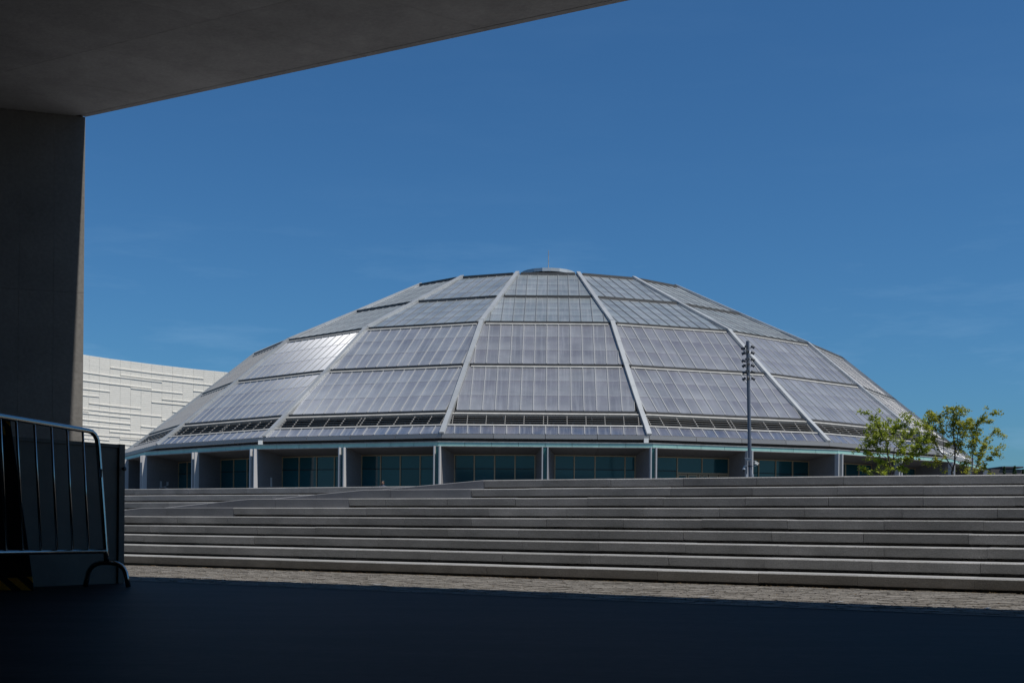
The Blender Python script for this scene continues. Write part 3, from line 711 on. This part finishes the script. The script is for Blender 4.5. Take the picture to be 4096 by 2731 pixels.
for i in range(-18, 18):
    deg = i * 10; corner = i % 2 != 0; vis = -10 <= i <= 10
    if not vis and i not in (-11, 11): 
        pass
    zt1 = ZS0 + 0.0005
    L0, L1, R0, R1 = pp(RO, deg - 0.30, ZB), pol(RW_ - 0.003, R_(inner_ang(deg, -1)) + PHI, ZB), pp(RO, deg + 0.30, ZB), pol(RW_ - 0.003, R_(inner_ang(deg, 1)) + PHI, ZB)
    if vis or i % 2:
        pr = [L0, R0, R1, L1]; vt = Vector((0, 0, (zt1 - ZB) * DR)); MB().prism(pr, vt).build('pier', M['pier'], dome)
    if vis:
        for sgn in (-1, 1):
            a_ = deg + sgn * 0.305
            s0 = pp(RO, a_ , ZB); s1 = pp(RO + 0.0095, a_, ZB); tv = (pp(RO, deg + 0.3, ZB) - pp(RO, deg - 0.3, ZB)).normalized() * 0.065 * (-sgn)
            MB().prism([s0, s1, s1 + tv, s0 + tv], vt).build('fin', M['fin'], dome)
        a0_, a1_ = pp(RO + 0.001, deg - 0.19, ZB), pp(RO + 0.001, deg + 0.19, ZB); ov = (a0_ - pp(RO, deg - 0.19, ZB))
        MB().prism([a0_, a1_, a1_ + ov * 1.5, a0_ + ov * 1.5], vt * 0.998).build('pier_glass', M['tealdark'], dome)
DOOR = 1
for i in range(-18, 18):
    vis = -10 <= i < 10
    d0, d1 = i * 10, (i + 1) * 10; c0, c1 = i % 2 != 0, (i + 1) % 2 != 0
    w0, w1 = inner_ang(d0, 1), inner_ang(d1, -1)
    A, B = pol(RW_, R_(w0) + PHI, 0), pol(RW_, R_(w1) + PHI, 0); ax = (B - A).normalized(); out = Vector((ax.y, -ax.x, 0))
    cz = Vector((DX, DY, A.z));
    if out.dot(A - cz) < 0: out = -out
    L = (B - A).length
    o0, o1 = pp(1.0186, d0 + 0.3, ZS0), pp(1.0186, d1 - 0.3, ZS0); i0, i1 = pol(RW_, R_(w0) + PHI, ZS1), pol(RW_, R_(w1) + PHI, ZS1)
    halves = ((0.0, 0.4985), (0.5015, 1.0)) if vis else ((0, 1),)
    for h0, h1 in halves:
        q_ = [o0.lerp(o1, h0), o0.lerp(o1, h1), i0.lerp(i1, h1), i0.lerp(i1, h0)]
        MB().prism(q_, (0, 0, 0.12)).build('soffit_panel', M['soffit'], dome)
    zb, zt = TZ, EYE + ZS1 * DR
    MB().prism([Vector((A.x, A.y, zb)) - out * 0.12, Vector((B.x, B.y, zb)) - out * 0.12, Vector((B.x, B.y, zb)) - out * 0.2, Vector((A.x, A.y, zb)) - out * 0.2], (0, 0, zt - zb + 0.3)).build('inner_wall', M['dark'], dome)
    if not vis: continue
    A0, B0 = Vector((A.x, A.y, 0)), Vector((B.x, B.y, 0))
    win = bpy.data.objects.new('window', None)
    fr = MB(); FW = 0.06
    fr.obox(A0 + Vector((0, 0, zt - FW - .02)), ax * L, -out * 0.1, (0, 0, FW)); fr.obox(A0 + Vector((0, 0, zb + .01)), ax * L, -out * 0.1, (0, 0, FW))
    fr.obox(A0 + Vector((0, 0, zb + FW + .01)), ax * FW, -out * 0.1, (0, 0, zt - zb - 2 * FW - .03)); fr.obox(B0 - ax * FW + Vector((0, 0, zb + FW + .01)), ax * FW, -out * 0.1, (0, 0, zt - zb - 2 * FW - .03))
    win = fr.build('window', M['bronze'], dome)
    ms = {0: [.245, .5, .87], 1: [.33, .65]}.get(i, [.25, .5, .75])
    cuts = [0.0] + ms + [1.0]; zr = EYE + 0.0972 * DR; zd = EYE + 0.0925 * DR
    for f_ in ms:
        MB().obox(A0 + ax * (f_ * L - 0.035) + Vector((0, 0, zb + FW + .01)), ax * 0.07, -out * 0.09 , (0, 0, zt - zb - 2 * FW - .03)).build('mullion', M['bronze'], win)
    for a_, b_ in zip(cuts[:-1], cuts[1:]):
        x0, x1 = a_ * L + 0.04, b_ * L - 0.04
        isdoor = i == 1 and a_ > 0.2
        z_lo = zd + 0.09 if isdoor else zb + FW + 0.02
        spans = [(zr + 0.02, zt - FW - 0.025), (z_lo, zr - 0.02)] if not isdoor else [(z_lo, zt - FW - 0.025)]
        for z0, z1 in spans:
            tw = random.gauss(0, 0.004)
            MB().prism([A0 + ax * x0 + Vector((0, 0, z0)) - out * 0.05, A0 + ax * x1 + Vector((0, 0, z0)) - out * (0.05 + tw), A0 + ax * x1 + Vector((0, 0, z1)) - out * (0.05 + tw), A0 + ax * x0 + Vector((0, 0, z1)) - out * 0.05], -out * 0.03).build('pane', M['glass'], win)
        if not isdoor: MB().obox(A0 + ax * x0 + Vector((0, 0, zr - 0.019)), ax * (x1 - x0), -out * 0.06, (0, 0, 0.038)).build('rail', M['black'], win)
    if i == 1:
        x0 = ms[0] * L; wdt = (L - x0) / 5
        MB().obox(A0 + ax * (x0 + .04) + Vector((0, 0, zd)) + out * .004, ax * (L - x0 - .08), -out * 0.1, (0, 0, 0.085)).build('door_head', M['bronze'], win)
        for j in range(5):
            xx = x0 + j * wdt + 0.03; dw = wdt - 0.06 + (0.0); db = MB()
            for (p0, wx, z0, hh) in ((xx, 0.07, zb + .02, zd - zb - .04), (xx + dw - 0.07, 0.07, zb + .02, zd - zb - .04), (xx + .07, dw - .14, zd - .12, .09), (xx + .07, dw - .14, zb + .02, .2)):
                db.obox(A0 + ax * p0 + Vector((0, 0, z0)) + out * .0, ax * wx, -out * 0.06, (0, 0, hh))
            db.build('door_frame', M['bronze'], win)
            MB().obox(A0 + ax * (xx + .071) + Vector((0, 0, zb + .23)) - out * .02, ax * (dw - .142), -out * 0.02, (0, 0, zd - zb - .36)).build('door_glass', M['glass'], win)

# ------------------------------------------------------------------ emblem and bar mark on pier walls (flat reliefs)
def piermark(name, deg, quads, label):
    # quads in (radial fraction 0 outer..1 inner, height) on the right-hand side wall of the pier
    L = []
    P0, P1 = pp(RO, deg + 0.30, ZB), pol(RW_ - 0.003, R_(inner_ang(deg, 1)) + PHI, ZB); d_ = (P1 - P0); n = Vector((d_.y, -d_.x, 0)).normalized()
    if n.x < 0: n = -n
    mb = MB()
    for q_ in quads: mb.prism([P0 + d_ * a + Vector((0, 0, 1.66 + (h - .93) * .64)) + n * 0.004 for a, h in q_], n * 0.015)
    return mb
k1 = piermark('emblem', -50, [[(.40, 1.75), (.455, 1.75), (.455, 1.15), (.40, 1.15)], [(.60, 1.72), (.66, 1.72), (.66, 1.35), (.60, 1.35)], [(.60, 1.34), (.66, 1.34), (.44, 1.14), (.37, 1.02), (.37, .95), (.455, 1.06)], [(.50, 1.16), (.56, 1.2), (.66, 1.0), (.66, .93), (.60, .93)]], '')
k1.build('emblem', mat('emblem', (0.62, 0.62, 0.62), 0.7), dome)
k2 = piermark('wall_mark', -30, [[(.50, 1.78), (.56, 1.78), (.56, 0.9), (.50, 0.9)]], '')
k2.build('wall_mark', bpy.data.materials['emblem'], dome)

# ------------------------------------------------------------------ white building at the left, beyond the dome
TP = [(300, 1413.0), (343, 1420.1), (439, 1434.4), (605, 1456.0), (772, 1475.2), (918, 1489.5), (1100, 1506)]
V0 = inv(343, 1420.1)[1]; Y0 = 150.0
def wY(px):
    for (x0, y0), (x1, y1) in zip(TP[:-1], TP[1:]):
        if px <= x1 or x1 == 1100:
            y = y0 + (y1 - y0) * (px - x0) / (x1 - x0); return Y0 * V0 / inv(px, y)[1]
def wP(px, z):
    Y = wY(px); u = inv(px, 1600)[0]; return Vector((u * Y, Y, z))
WTOP = EYE + V0 * Y0
wb = thing('white_building', tuple(wP(600, 0)), 'curved white panelled building with thin projecting ledges behind the dome', 'building')
cols = [355.3 + 41.75 * i for i in range(-3, 18)]
PHW = 0.245
pn = MB(); core_ = MB()
for a, b in zip(cols[:-1], cols[1:]):
    A, B = wP(a, 0), wP(b, 0); d_ = (B - A).normalized(); n = Vector((d_.y, -d_.x, 0)); z = TZ; r = 0
    core_.prism([A - n * 0.06, B - n * 0.06, B - n * 14, A - n * 14], (0, 0, WTOP - 0.02))
    zt = WTOP
    while zt > TZ + 3:
        jo = random.gauss(0, 0.004)
        q_ = [A + d_ * 0.012 + n * jo, B - d_ * 0.012 + n * jo]
        P = [Vector((q_[0].x, q_[0].y, zt - PHW + 0.014)), Vector((q_[1].x, q_[1].y, zt - PHW + 0.014)), Vector((q_[1].x, q_[1].y, zt)), Vector((q_[0].x, q_[0].y, zt))]
        pn.poly(P + [p - n * 0.05 for p in P], [(0, 1, 2, 3), (3, 2, 6, 7), (1, 0, 4, 5), (0, 3, 7, 4), (2, 1, 5, 6)]); zt -= PHW
core_.build('wall', M['joint'], wb)
o = pn.build('cladding_panels', M['white'], wb, fix=False); o['kind'] = 'stuff'
RL = [(380, 232, 1685, 388), (0, 294, 1105, 435), (527, 335, 1830, 480), (0, 409, 962, 522), (672, 518, 1395, 595), (1540, 555, 1725, 575), (0, 526, 380, 568), (0, 617, 232, 638), (88, 728, 815, 806), (1105, 672, 1560, 715), (960, 712, 1500, 762), (1247, 845, 1350, 858), (0, 804, 1105, 915), (0, 835, 88, 845), (0, 863, 670, 932), (0, 951, 670, 1018), (1105, 962, 1215, 972), (0, 1034, 670, 1095), (815, 1050, 1080, 1075), (375, 1122, 960, 1168), (0, 1156, 880, 1220), (0, 1212, 375, 1242), (520, 1222, 850, 1245), (0, 1261, 760, 1315), (375, 1330, 690, 1372), (375, 1390, 640, 1418), (300, 1430, 610, 1460)]
for x0, y0, x1, y1 in RL:
    a, b = 330 + x0 / 3.485, 330 + x1 / 3.485; a = min(cols, key=lambda c: abs(c - a)) if x0 > 50 else a
    if x0 == 0: a = 300
    z0 = EYE + inv(330 + x0 / 3.485, 1400 + y0 / 3.485)[1] * wY(330 + x0 / 3.485); z1 = EYE + inv(b, 1400 + y1 / 3.485)[1] * wY(b); z = (z0 + z1) / 2
    seg = [a] + [c for c in cols if a + 3 < c < b - 3] + [b]; mb = MB(); v = []
    for i, s in enumerate(seg):
        zz_ = z0 + (z1 - z0) * (s - a) / (b - a); P = wP(s, zz_); Q = wP(s + 5, z); d_ = (Q - P).normalized(); n = Vector((d_.y, -d_.x, 0))
        v += [P, P + n * 0.085 + Vector((0, 0, -0.02)), P + n * 0.085 + Vector((0, 0, -0.14)), P + Vector((0, 0, -0.18))]
    m = 4; f = [(0, 1, 2, 3), tuple(range(4 * len(seg) - 4, 4 * len(seg)))[::-1]]
    for i in range(len(seg) - 1):
        for q_ in range(4): f.append((i * 4 + q_, i * 4 + (q_ + 1) % 4, (i + 1) * 4 + (q_ + 1) % 4, (i + 1) * 4 + q_))
    mb.poly(v, f).build('ledge', M['whiteledge'], wb)

# ------------------------------------------------------------------ light pole with spotlights
PYD = 50.0
pt_, pb_ = at(2990.5, 1364, PYD), at(3000.5, 1905, PYD); ax = (pt_ - pb_).normalized()
pb_ = pb_ + ax * ((TZ - pb_.z) / ax.z)
pole = thing('light_pole', tuple(pb_), 'slender dark grey light pole with rows of small spotlights near its top', 'light pole')
Lp = (pt_ - pb_).length
MB().lathe([(0.078, 0), (0.078, 3.2), (0.074, 3.22), (0.074, Lp * .72), (0.072, Lp * .725), (0.072, Lp)], pb_, ax, 20).build('pole', M['pole'], pole, False)
LT = [(560, 320, -1, .9, -.15), (570, 440, -1, .4, .5), (570, 625, -1, .2, -.05), (580, 740, -1, .5, .6), (590, 905, -1, .5, .2), (580, 1055, -1, .4, .7),
      (612, 285, 0, -1, .2), (650, 405, 0, -1, .5), (640, 590, .5, -1, .25), (662, 705, 0, -1, .5), (640, 880, .3, -1, .25), (665, 1035, 0, -1, 1.0),
      (790, 285, 1, -.3, .6), (785, 430, 1, -.3, .55), (795, 590, 1, -.2, .6), (790, 735, 1, -.3, .6), (800, 885, 1, .2, .35), (800, 1050, 1, -.3, .75)]
for zx, zy, dx, dy, dn in LT:
    c = at(2880 + zx / 6.033, 1340 + zy / 6.033, PYD)
    if dx == 0 or abs(dx) < .6: c = c + Vector((0, -0.14, 0))
    di = Vector((dx, dy, -dn)).normalized()
    body = MB().lathe([(0.03, -0.085), (0.05, -0.075), (0.055, 0.0), (0.057, 0.05), (0.066, 0.055), (0.066, 0.078), (0.058, 0.08), (0.05, 0.05)], c, di, 12).build('spotlight', M['lamp'], pole)
    MB().lathe([(0.047, 0.052), (0.047, 0.058)], c, di, 12).build('lens', M['lampglass'], body)
    base = pb_ + ax * ((c.z - 0.05 - pb_.z) / ax.z)
    MB().tube([base, (base + c) / 2 + Vector((0, 0, -0.02)), c - di * 0.03 + Vector((0, 0, -0.045)), c], 0.013, 6).build('bracket', M['lamp'], body)
for px in (2988, 3012):
    p = at(px, 1893, PYD - .12); p.z = TZ; MB().obox(p + Vector((-.035, 0, 0)), (.07, 0, 0), (0, .03, 0), (0, 0, EYE + inv(3000, 1896)[1] * PYD - TZ)).build('base_bracket', M['camgrey'], pole)
P = pb_ + ax * ((at(3000, 1864, PYD).z - pb_.z) / ax.z)
MB().lathe([(0.085, -0.03), (0.085, 0.03)], P, ax, 16).build('clamp', M['black'], pole)
# cctv cameras fixed to the pole
def bulletcam(c, d_, L, w, m, label, grp=None):
    d_ = Vector(d_).normalized(); t = thing('security_camera', tuple(c), label, 'camera', grp); up = Vector((0, 0, 1)); sd_ = d_.cross(up).normalized(); u2 = sd_.cross(d_)
    def X(a, b, h): return c + d_ * a + sd_ * b + u2 * h
    body = MB().lathe([(w * .36, -L * .45), (w * .42, -L * .44), (w * .42, L * .38), (w * .36, L * .4)], c, d_, 12).build('housing', m, t)
    MB().lathe([(w * .33, L * .401), (w * .33, L * .41)], c, d_, 12).build('lens', M['black'], t)
    MB().prism([X(-L / 2, -w / 2, w * .46), X(L / 2, -w / 2, w * .46), X(L / 2, w / 2, w * .46), X(-L / 2, w / 2, w * .46)], u2 * 0.02).build('sunshade', m, t)
    MB().tube([c - u2 * w * .4, c - u2 * w * .8 - d_ * .05, Vector((P.x, P.y, c.z - w))], 0.014, 6).build('bracket', M['camgrey'], t)
bulletcam(at(2992, 1837, PYD - .15), (-1, .15, .12), 0.30, 0.09, M['camgrey'], 'grey camera with a long sunshade, highest of the cameras on the light pole')
bulletcam(at(3023, 1853, PYD - .05), (-.75, -.5, .35), 0.24, 0.11, M['camwhite'], 'bright white angled security camera on the sunny side of the light pole')
dc = at(2976, 1877, PYD - .05); t = thing('dome_camera', tuple(dc), 'round silver dome camera hanging from a bracket on the light pole', 'camera')
MB().lathe([(0.02, .09), (0.045, .085), (0.065, .04), (0.075, 0.0), (0.072, -0.012)], dc, (0, 0, 1), 16).build('housing', M['camgrey'], t, True)
MB().lathe([(0.055, -0.013), (0.05, -0.045), (0.03, -0.066), (0.005, -0.074)], dc, (0, 0, 1), 16).build('lens_bubble', M['black'], t, True)
MB().tube([dc + Vector((0, 0, .085)), dc + Vector((0, 0, .15)), dc + Vector((.16, 0.03, .15))], 0.02, 8).build('bracket', M['camgrey'], t)

# ------------------------------------------------------------------ trees on the terrace
def Z1(x, y): return 3400 + x / 3.618, 1600 + y / 3.618
def tree(label, Yd, stems, leafm, seed, dens, base_px, lsz=0.052, leaffrom=0.3, spread=0.16):
    rnd = random.Random(seed)
    bp = at(*Z1(*base_px), Yd); t = thing('tree', (bp.x, Yd, TZ), label, 'tree'); trunk = MB(); lv = MB()
    def leafclump(c, r, n):
        for _ in range(n):
            p = c + Vector((rnd.gauss(0, r), rnd.gauss(0, r), rnd.gauss(0, r * .8))); s = lsz * rnd.uniform(.5, 1.25)
            d_ = Vector((rnd.gauss(0, 1), rnd.gauss(0, 1), rnd.gauss(0, .5))).normalized(); w_ = d_.cross(Vector((rnd.gauss(0, 1), rnd.gauss(0, 1), 1.2))).normalized() * s * .42
            lv.poly([p - d_ * s * .5, p + w_, p + d_ * s * .5, p - w_], [(0, 1, 2, 3)])
    for st in stems:
        pts = []; dy = 0.0; drift = rnd.uniform(-.07, .07)
        for j, (x, y) in enumerate(st['p']):
            dy += drift + rnd.gauss(0, 0.03); q_ = at(*Z1(x, y), Yd + st.get('d', 0) + dy); pts.append(q_)
        if st.get('root'): pts = [Vector((pts[0].x, pts[0].y, TZ))] + pts
        fine = [pts[0]]
        for a, b in zip(pts[:-1], pts[1:]):
            for q_ in (0.5, 1.0): fine.append(a.lerp(b, q_) + Vector((rnd.gauss(0, .008), rnd.gauss(0, .008), 0)) * (1 if q_ < 1 else 0))
        r0 = st.get('r', 0.016); n = len(fine); trunk.tube(fine, [r0 * (1 - .82 * i / (n - 1)) for i in range(n)], 6)
        lf = st.get('lf', leaffrom)
        tot = sum((b - a).length for a, b in zip(fine[:-1], fine[1:])); acc = 0
        for a, b in zip(fine[:-1], fine[1:]):
            L = (b - a).length; m = max(1, int(L / 0.036))
            for q_ in range(m):
                f = (acc + L * q_ / m) / tot
                if f < lf: continue
                c = a.lerp(b, q_ / m)
                if rnd.random() < 0.8 * dens:
                    od = Vector((rnd.gauss(0, 1), rnd.gauss(0, 1), rnd.gauss(0.25, .7))).normalized(); e = c + od * abs(rnd.gauss(0, spread))
                    trunk.tube([c, (c + e) / 2 + Vector((0, 0, .01)), e], [0.004, .003, .0015], 4, cap=False)
                    leafclump(e, 0.04, int(rnd.uniform(16, 34))); leafclump((c + e) / 2, 0.035, int(rnd.uniform(8, 18)))
                leafclump(c, 0.04, 6)
            acc += L
    trunk.build('trunk', M['bark'], t, True, fix=False); lv.build('crown', leafm, t, fix=False)
    return t
T1 = [dict(p=[(590, 1080), (600, 980), (560, 850), (540, 720), (535, 600), (480, 540), (430, 440), (400, 370), (370, 290), (300, 230), (240, 170)], root=1, r=.03, lf=.5),
      dict(p=[(535, 600), (600, 550), (630, 470), (740, 380), (850, 310), (880, 210), (900, 150)], r=.014, lf=.25),
      dict(p=[(600, 970), (630, 850), (640, 700), (720, 640), (780, 560), (770, 470), (800, 400)], r=.018, lf=.5),
      dict(p=[(620, 1060), (660, 1000), (740, 930), (850, 850), (930, 740), (1010, 560), (1000, 450), (960, 330)], r=.022, root=1, lf=.4),
      dict(p=[(600, 1000), (540, 960), (400, 880), (250, 760), (150, 700), (90, 710)], r=.012, lf=.3),
      dict(p=[(540, 720), (470, 640), (380, 620), (250, 590), (130, 570)], r=.01, lf=.3),
      dict(p=[(600, 1070), (500, 1040), (440, 1085)], r=.008, lf=.3), dict(p=[(590, 1090), (330, 1075), (200, 1020), (130, 975)], r=.008, lf=.5),
      dict(p=[(740, 930), (900, 830), (1050, 740), (1180, 690)], r=.012, lf=.3),
      dict(p=[(535, 600), (520, 450), (540, 330), (570, 280)], r=.01, lf=.2), dict(p=[(600, 550), (650, 420), (670, 330), (700, 290)], r=.008, lf=.2),
      dict(p=[(480, 540), (380, 480), (300, 430), (290, 330)], r=.008, lf=.2), dict(p=[(780, 560), (900, 480), (930, 400), (900, 350)], r=.008, lf=.1),
      dict(p=[(560, 850), (460, 780), (400, 700), (330, 690), (200, 650)], r=.01, lf=.3), dict(p=[(640, 1000), (780, 990), (830, 1040)], r=.008, lf=.3),
      dict(p=[(640, 1050), (560, 1000), (480, 900), (430, 960)], r=.008, lf=.3), dict(p=[(930, 740), (1080, 620), (1120, 520), (1080, 430)], r=.01, lf=.1),
      dict(p=[(640, 840), (740, 740), (760, 700), (860, 650)], r=.009, lf=.1), dict(p=[(535, 600), (440, 560), (330, 540), (280, 500)], r=.008, lf=.2)]
tree('bushy green multi-stemmed tree on the terrace in front of the dome, leftmost of the three', 30.0, T1, M['leaf_green'], 3, 1.0, (600, 1080))
T2 = [dict(p=[(1480, 1075), (1490, 1000), (1515, 900), (1520, 760), (1510, 620), (1500, 480), (1500, 330), (1500, 180), (1495, 75)], root=1, r=.032, lf=.6),
      dict(p=[(1490, 1000), (1430, 900), (1360, 800), (1270, 680), (1210, 580), (1160, 460), (1140, 300), (1150, 150)], r=.02, lf=.4),
      dict(p=[(1520, 760), (1600, 640), (1640, 500), (1680, 400), (1700, 280)], r=.012, lf=.2),
      dict(p=[(1360, 800), (1350, 620), (1340, 460), (1300, 330), (1270, 180)], r=.012, lf=.5),
      dict(p=[(1520, 760), (1560, 500), (1580, 300), (1600, 150), (1650, 125)], r=.012, lf=.4),
      dict(p=[(1490, 1000), (1400, 980), (1200, 950), (1050, 900)], r=.01, lf=.5), dict(p=[(1500, 480), (1440, 330), (1410, 220), (1420, 95)], r=.008, lf=.2),
      dict(p=[(1160, 460), (1090, 380), (1040, 340)], r=.007, lf=.1), dict(p=[(1210, 580), (1130, 560), (1060, 600)], r=.007, lf=.1), dict(p=[(1510, 620), (1440, 640), (1400, 700)], r=.007, lf=.3),
      dict(p=[(1520, 860), (1560, 780), (1590, 700), (1640, 600)], r=.009, lf=.3), dict(p=[(1430, 900), (1300, 880), (1220, 860)], r=.007, lf=.4), dict(p=[(1340, 460), (1250, 420), (1200, 330), (1230, 220)], r=.008, lf=.1)]
tree('yellow-green tree with dense top on the terrace, middle of the three beside the dome', 31.0, T2, M['leaf_yellow'], 11, 1.0, (1480, 1075))
T3 = [dict(p=[(1790, 1070), (1830, 960), (1880, 820), (1910, 700), (1960, 580), (2050, 500), (2130, 440), (2210, 500)], r=.02, root=1, lf=.45),
      dict(p=[(1830, 960), (1950, 880), (2050, 830), (2130, 770), (2230, 850)], r=.012, lf=.35),
      dict(p=[(1770, 1060), (1770, 900), (1780, 700), (1790, 560), (1760, 440), (1850, 320), (1950, 260), (2080, 330)], r=.018, root=1, lf=.5),
      dict(p=[(1950, 260), (2020, 200), (2110, 190)], r=.005, lf=.6), dict(p=[(1910, 700), (1940, 640), (1960, 740)], r=.006, lf=.2), dict(p=[(1880, 820), (1760, 760), (1700, 740)], r=.008, lf=.2),
      dict(p=[(1770, 900), (1680, 900), (1600, 960), (1560, 1010)], r=.008, lf=.3), dict(p=[(1790, 560), (1860, 450), (1900, 380)], r=.007, lf=.1), dict(p=[(1760, 440), (1680, 380), (1640, 300)], r=.007, lf=.1),
      dict(p=[(1830, 960), (1930, 990), (1960, 940)], r=.006, lf=.3), dict(p=[(2130, 770), (2120, 700), (2140, 680)], r=.004, lf=.1), dict(p=[(2190, 700), (2220, 620), (2250, 560)], r=.003, lf=2),
      dict(p=[(1790, 1040), (1700, 1010), (1640, 1040)], r=.006, lf=.3), dict(p=[(1780, 700), (1730, 620), (1720, 590)], r=.005, lf=.2)]
tree('open-crowned yellow-green tree against the sky, rightmost of the three on the terrace', 30.4, T3, M['leaf_yellow'], 23, 0.85, (1785, 1070))

# far right: a low building and small trees at the horizon
fb_ = thing('far_building', tuple(at(3995, 1890, 200) * 1.0), 'low grey flat-roofed building far off at the right horizon', 'building'); fb_.location.z = TZ
A, B = at(3955, 1890, 200), at(4038, 1890, 200); zt = at(3995, 1878, 200).z; Cc = at(4002, 1890, 190)
MB().obox((A.x, 200, TZ), (Cc.x - A.x, -6, 0), (0, 12, 0), (0, 0, zt - TZ)).build('wall', M['farwall'], fb_)
MB().obox((Cc.x + .02, 194, TZ), (B.x - Cc.x, 0, 0), (0, 12, 0), (0, 0, zt - TZ - .2)).build('side_wall', M['farwall'], fb_)
MB().obox((A.x - .2, 193.8, zt), (B.x - A.x, 0, 0), (0, 12, 0), (0, 0, .25)).build('roof', M['reveal'], fb_)
def smalltree(px, w, h, label, seed):
    rnd = random.Random(seed); Yd = 150.0; b = at(px, 1900, Yd); b.z = TZ; ztop = at(px, h, Yd).z; t = thing('small_tree', tuple(b), label, 'tree'); lv = MB()
    wr = w / FOC * Yd / 2
    MB().tube([b, Vector((b.x, b.y, ztop - wr))], [0.15, 0.06], 6).build('trunk', M['bark'], t)
    for _ in range(900):
        z = rnd.uniform(TZ + 1.2, ztop); f = (z - TZ) / (ztop - TZ); rr = wr * (1.15 - f ** 3) * rnd.random() ** .5; a = rnd.uniform(0, 6.28)
        p = Vector((b.x + rr * math.cos(a), b.y + rr * math.sin(a), z)); s = .16
        d_ = Vector((rnd.gauss(0, 1), rnd.gauss(0, 1), rnd.gauss(0, 1))).normalized() * s; e = d_.cross(Vector((rnd.gauss(0, 1), 1, rnd.gauss(0, 1)))).normalized() * s * .6
        lv.poly([p - d_, p + e, p + d_, p - e], [(0, 1, 2, 3)])
    lv.build('crown', M['leaf_far'], t, fix=False)
smalltree(4017, 18, 1866, 'narrow dark tree in front of the far low building', 1)
smalltree(4058, 26, 1864, 'rounded dark tree just beyond the far low building', 2)
smalltree(4092, 16, 1878, 'small dark tree at the edge of the view beyond the far low building', 5)

# ------------------------------------------------------------------ person near the dome, only the head shows above the steps
PYp = 62.0; hp = at(1531, 1934, PYp); per = thing('person', (hp.x, PYp, TZ), 'dark-haired person walking by the dome windows, only the head visible above the steps', 'person')
H = at(1531, 1923, PYp).z - TZ
def person():
    s = H / 1.72
    V = [(0, 0, .95), (0, 0, 1.2), (0, 0.01, 1.42), (0, 0, 1.5), (0, -0.01, 1.56),
         (.18, 0, 1.40), (.22, .03, 1.14), (.2, -.06, .9), (-.18, 0, 1.40), (-.22, -.03, 1.14), (-.2, .08, .92),
         (.09, 0, .88), (.11, -.08, .5), (.11, -.02, .08), (.11, -.16, .04), (-.09, 0, .88), (-.11, .1, .5), (-.11, .22, .1), (-.11, .1, .03)]
    Rr = [.13, .12, .13, .06, .06, .06, .045, .035, .06, .045, .035, .09, .06, .045, .035, .09, .06, .045, .035]
    E = [(0, 1), (1, 2), (2, 3), (3, 4), (2, 5), (5, 6), (6, 7), (2, 8), (8, 9), (9, 10), (0, 11), (11, 12), (12, 13), (13, 14), (0, 15), (15, 16), (16, 17), (17, 18)]
    me = bpy.data.meshes.new('body'); me.from_pydata([(x * s, y * s, z * s) for x, y, z in V], E, []); ob = bpy.data.objects.new('body', me); COL.objects.link(ob); ob.parent = per
    sk = ob.modifiers.new('skin', 'SKIN'); 
    for i, r in enumerate(Rr): me.skin_vertices[0].data[i].radius = (r * s, r * s)
    me.skin_vertices[0].data[0].use_root = True
    ob.modifiers.new('sub', 'SUBSURF').levels = 2; me.materials.append(M['cloth'])
    def ball(name, c, r, m, seg=20, cut=None):
        bm = bmesh.new(); bmesh.ops.create_uvsphere(bm, u_segments=seg, v_segments=14, radius=1)
        for v in bm.verts:
            x, y, z = v.co; f = 1.0
            v.co = Vector((x * r[0], y * r[1], z * r[2])) 
            if cut: v.co = Vector(cut(v.co, r))
            v.co = Vector(c) * s + v.co * s
        mm = bpy.data.meshes.new(name); bm.to_mesh(mm); bm.free(); mm.materials.append(m)
        for p in mm.polygons: p.use_smooth = True
        o_ = bpy.data.objects.new(name, mm); COL.objects.link(o_); o_.parent = per; return o_
    hd = ball('head', (0, 0, 1.61), (.075, .095, .115), M['skin'], cut=lambda c, r: (c.x * (1 - .25 * max(0, -c.z / r[2])), c.y, c.z))
    ball('hair', (0.012, 0.02, 1.645), (.088, .098, .098), M['hair'], cut=lambda c, r: (c.x, c.y if c.z > -.02 else c.y * .8 + .015, max(c.z, -.055)))
    ball('nose', (-.03, -.098, 1.60), (.012, .018, .018), M['skin'], 8)
    for sx in (-1, 1): ball('ear', (sx * .077, 0.0, 1.605), (.01, .02, .03), M['skin'], 8)
person()
# thin white chalk marks across the edging
for i, (x0, y0, x1, y1) in enumerate([(800, 2313, 850, 2310), (1133, 2324, 1185, 2323), (1488, 2341, 1545, 2337), (2800, 2391, 2835, 2388), (3335, 2411, 3372, 2408), (3940, 2437, 3960, 2433)]):
    def gnd(x, y):
        u, v = inv(x, y); Y = -EYE / v; return Vector((u * Y, Y, 0.009))
    a, b = gnd(x0, y0), gnd(x1, y1); d_ = (b - a).normalized(); n = Vector((-d_.y, d_.x, 0)) * 0.012
    o = MB().poly([a - n, b - n, b + n, a + n], [(0, 1, 2, 3)]).build('painted_mark', M['camgrey']); tag(o, kind='structure')
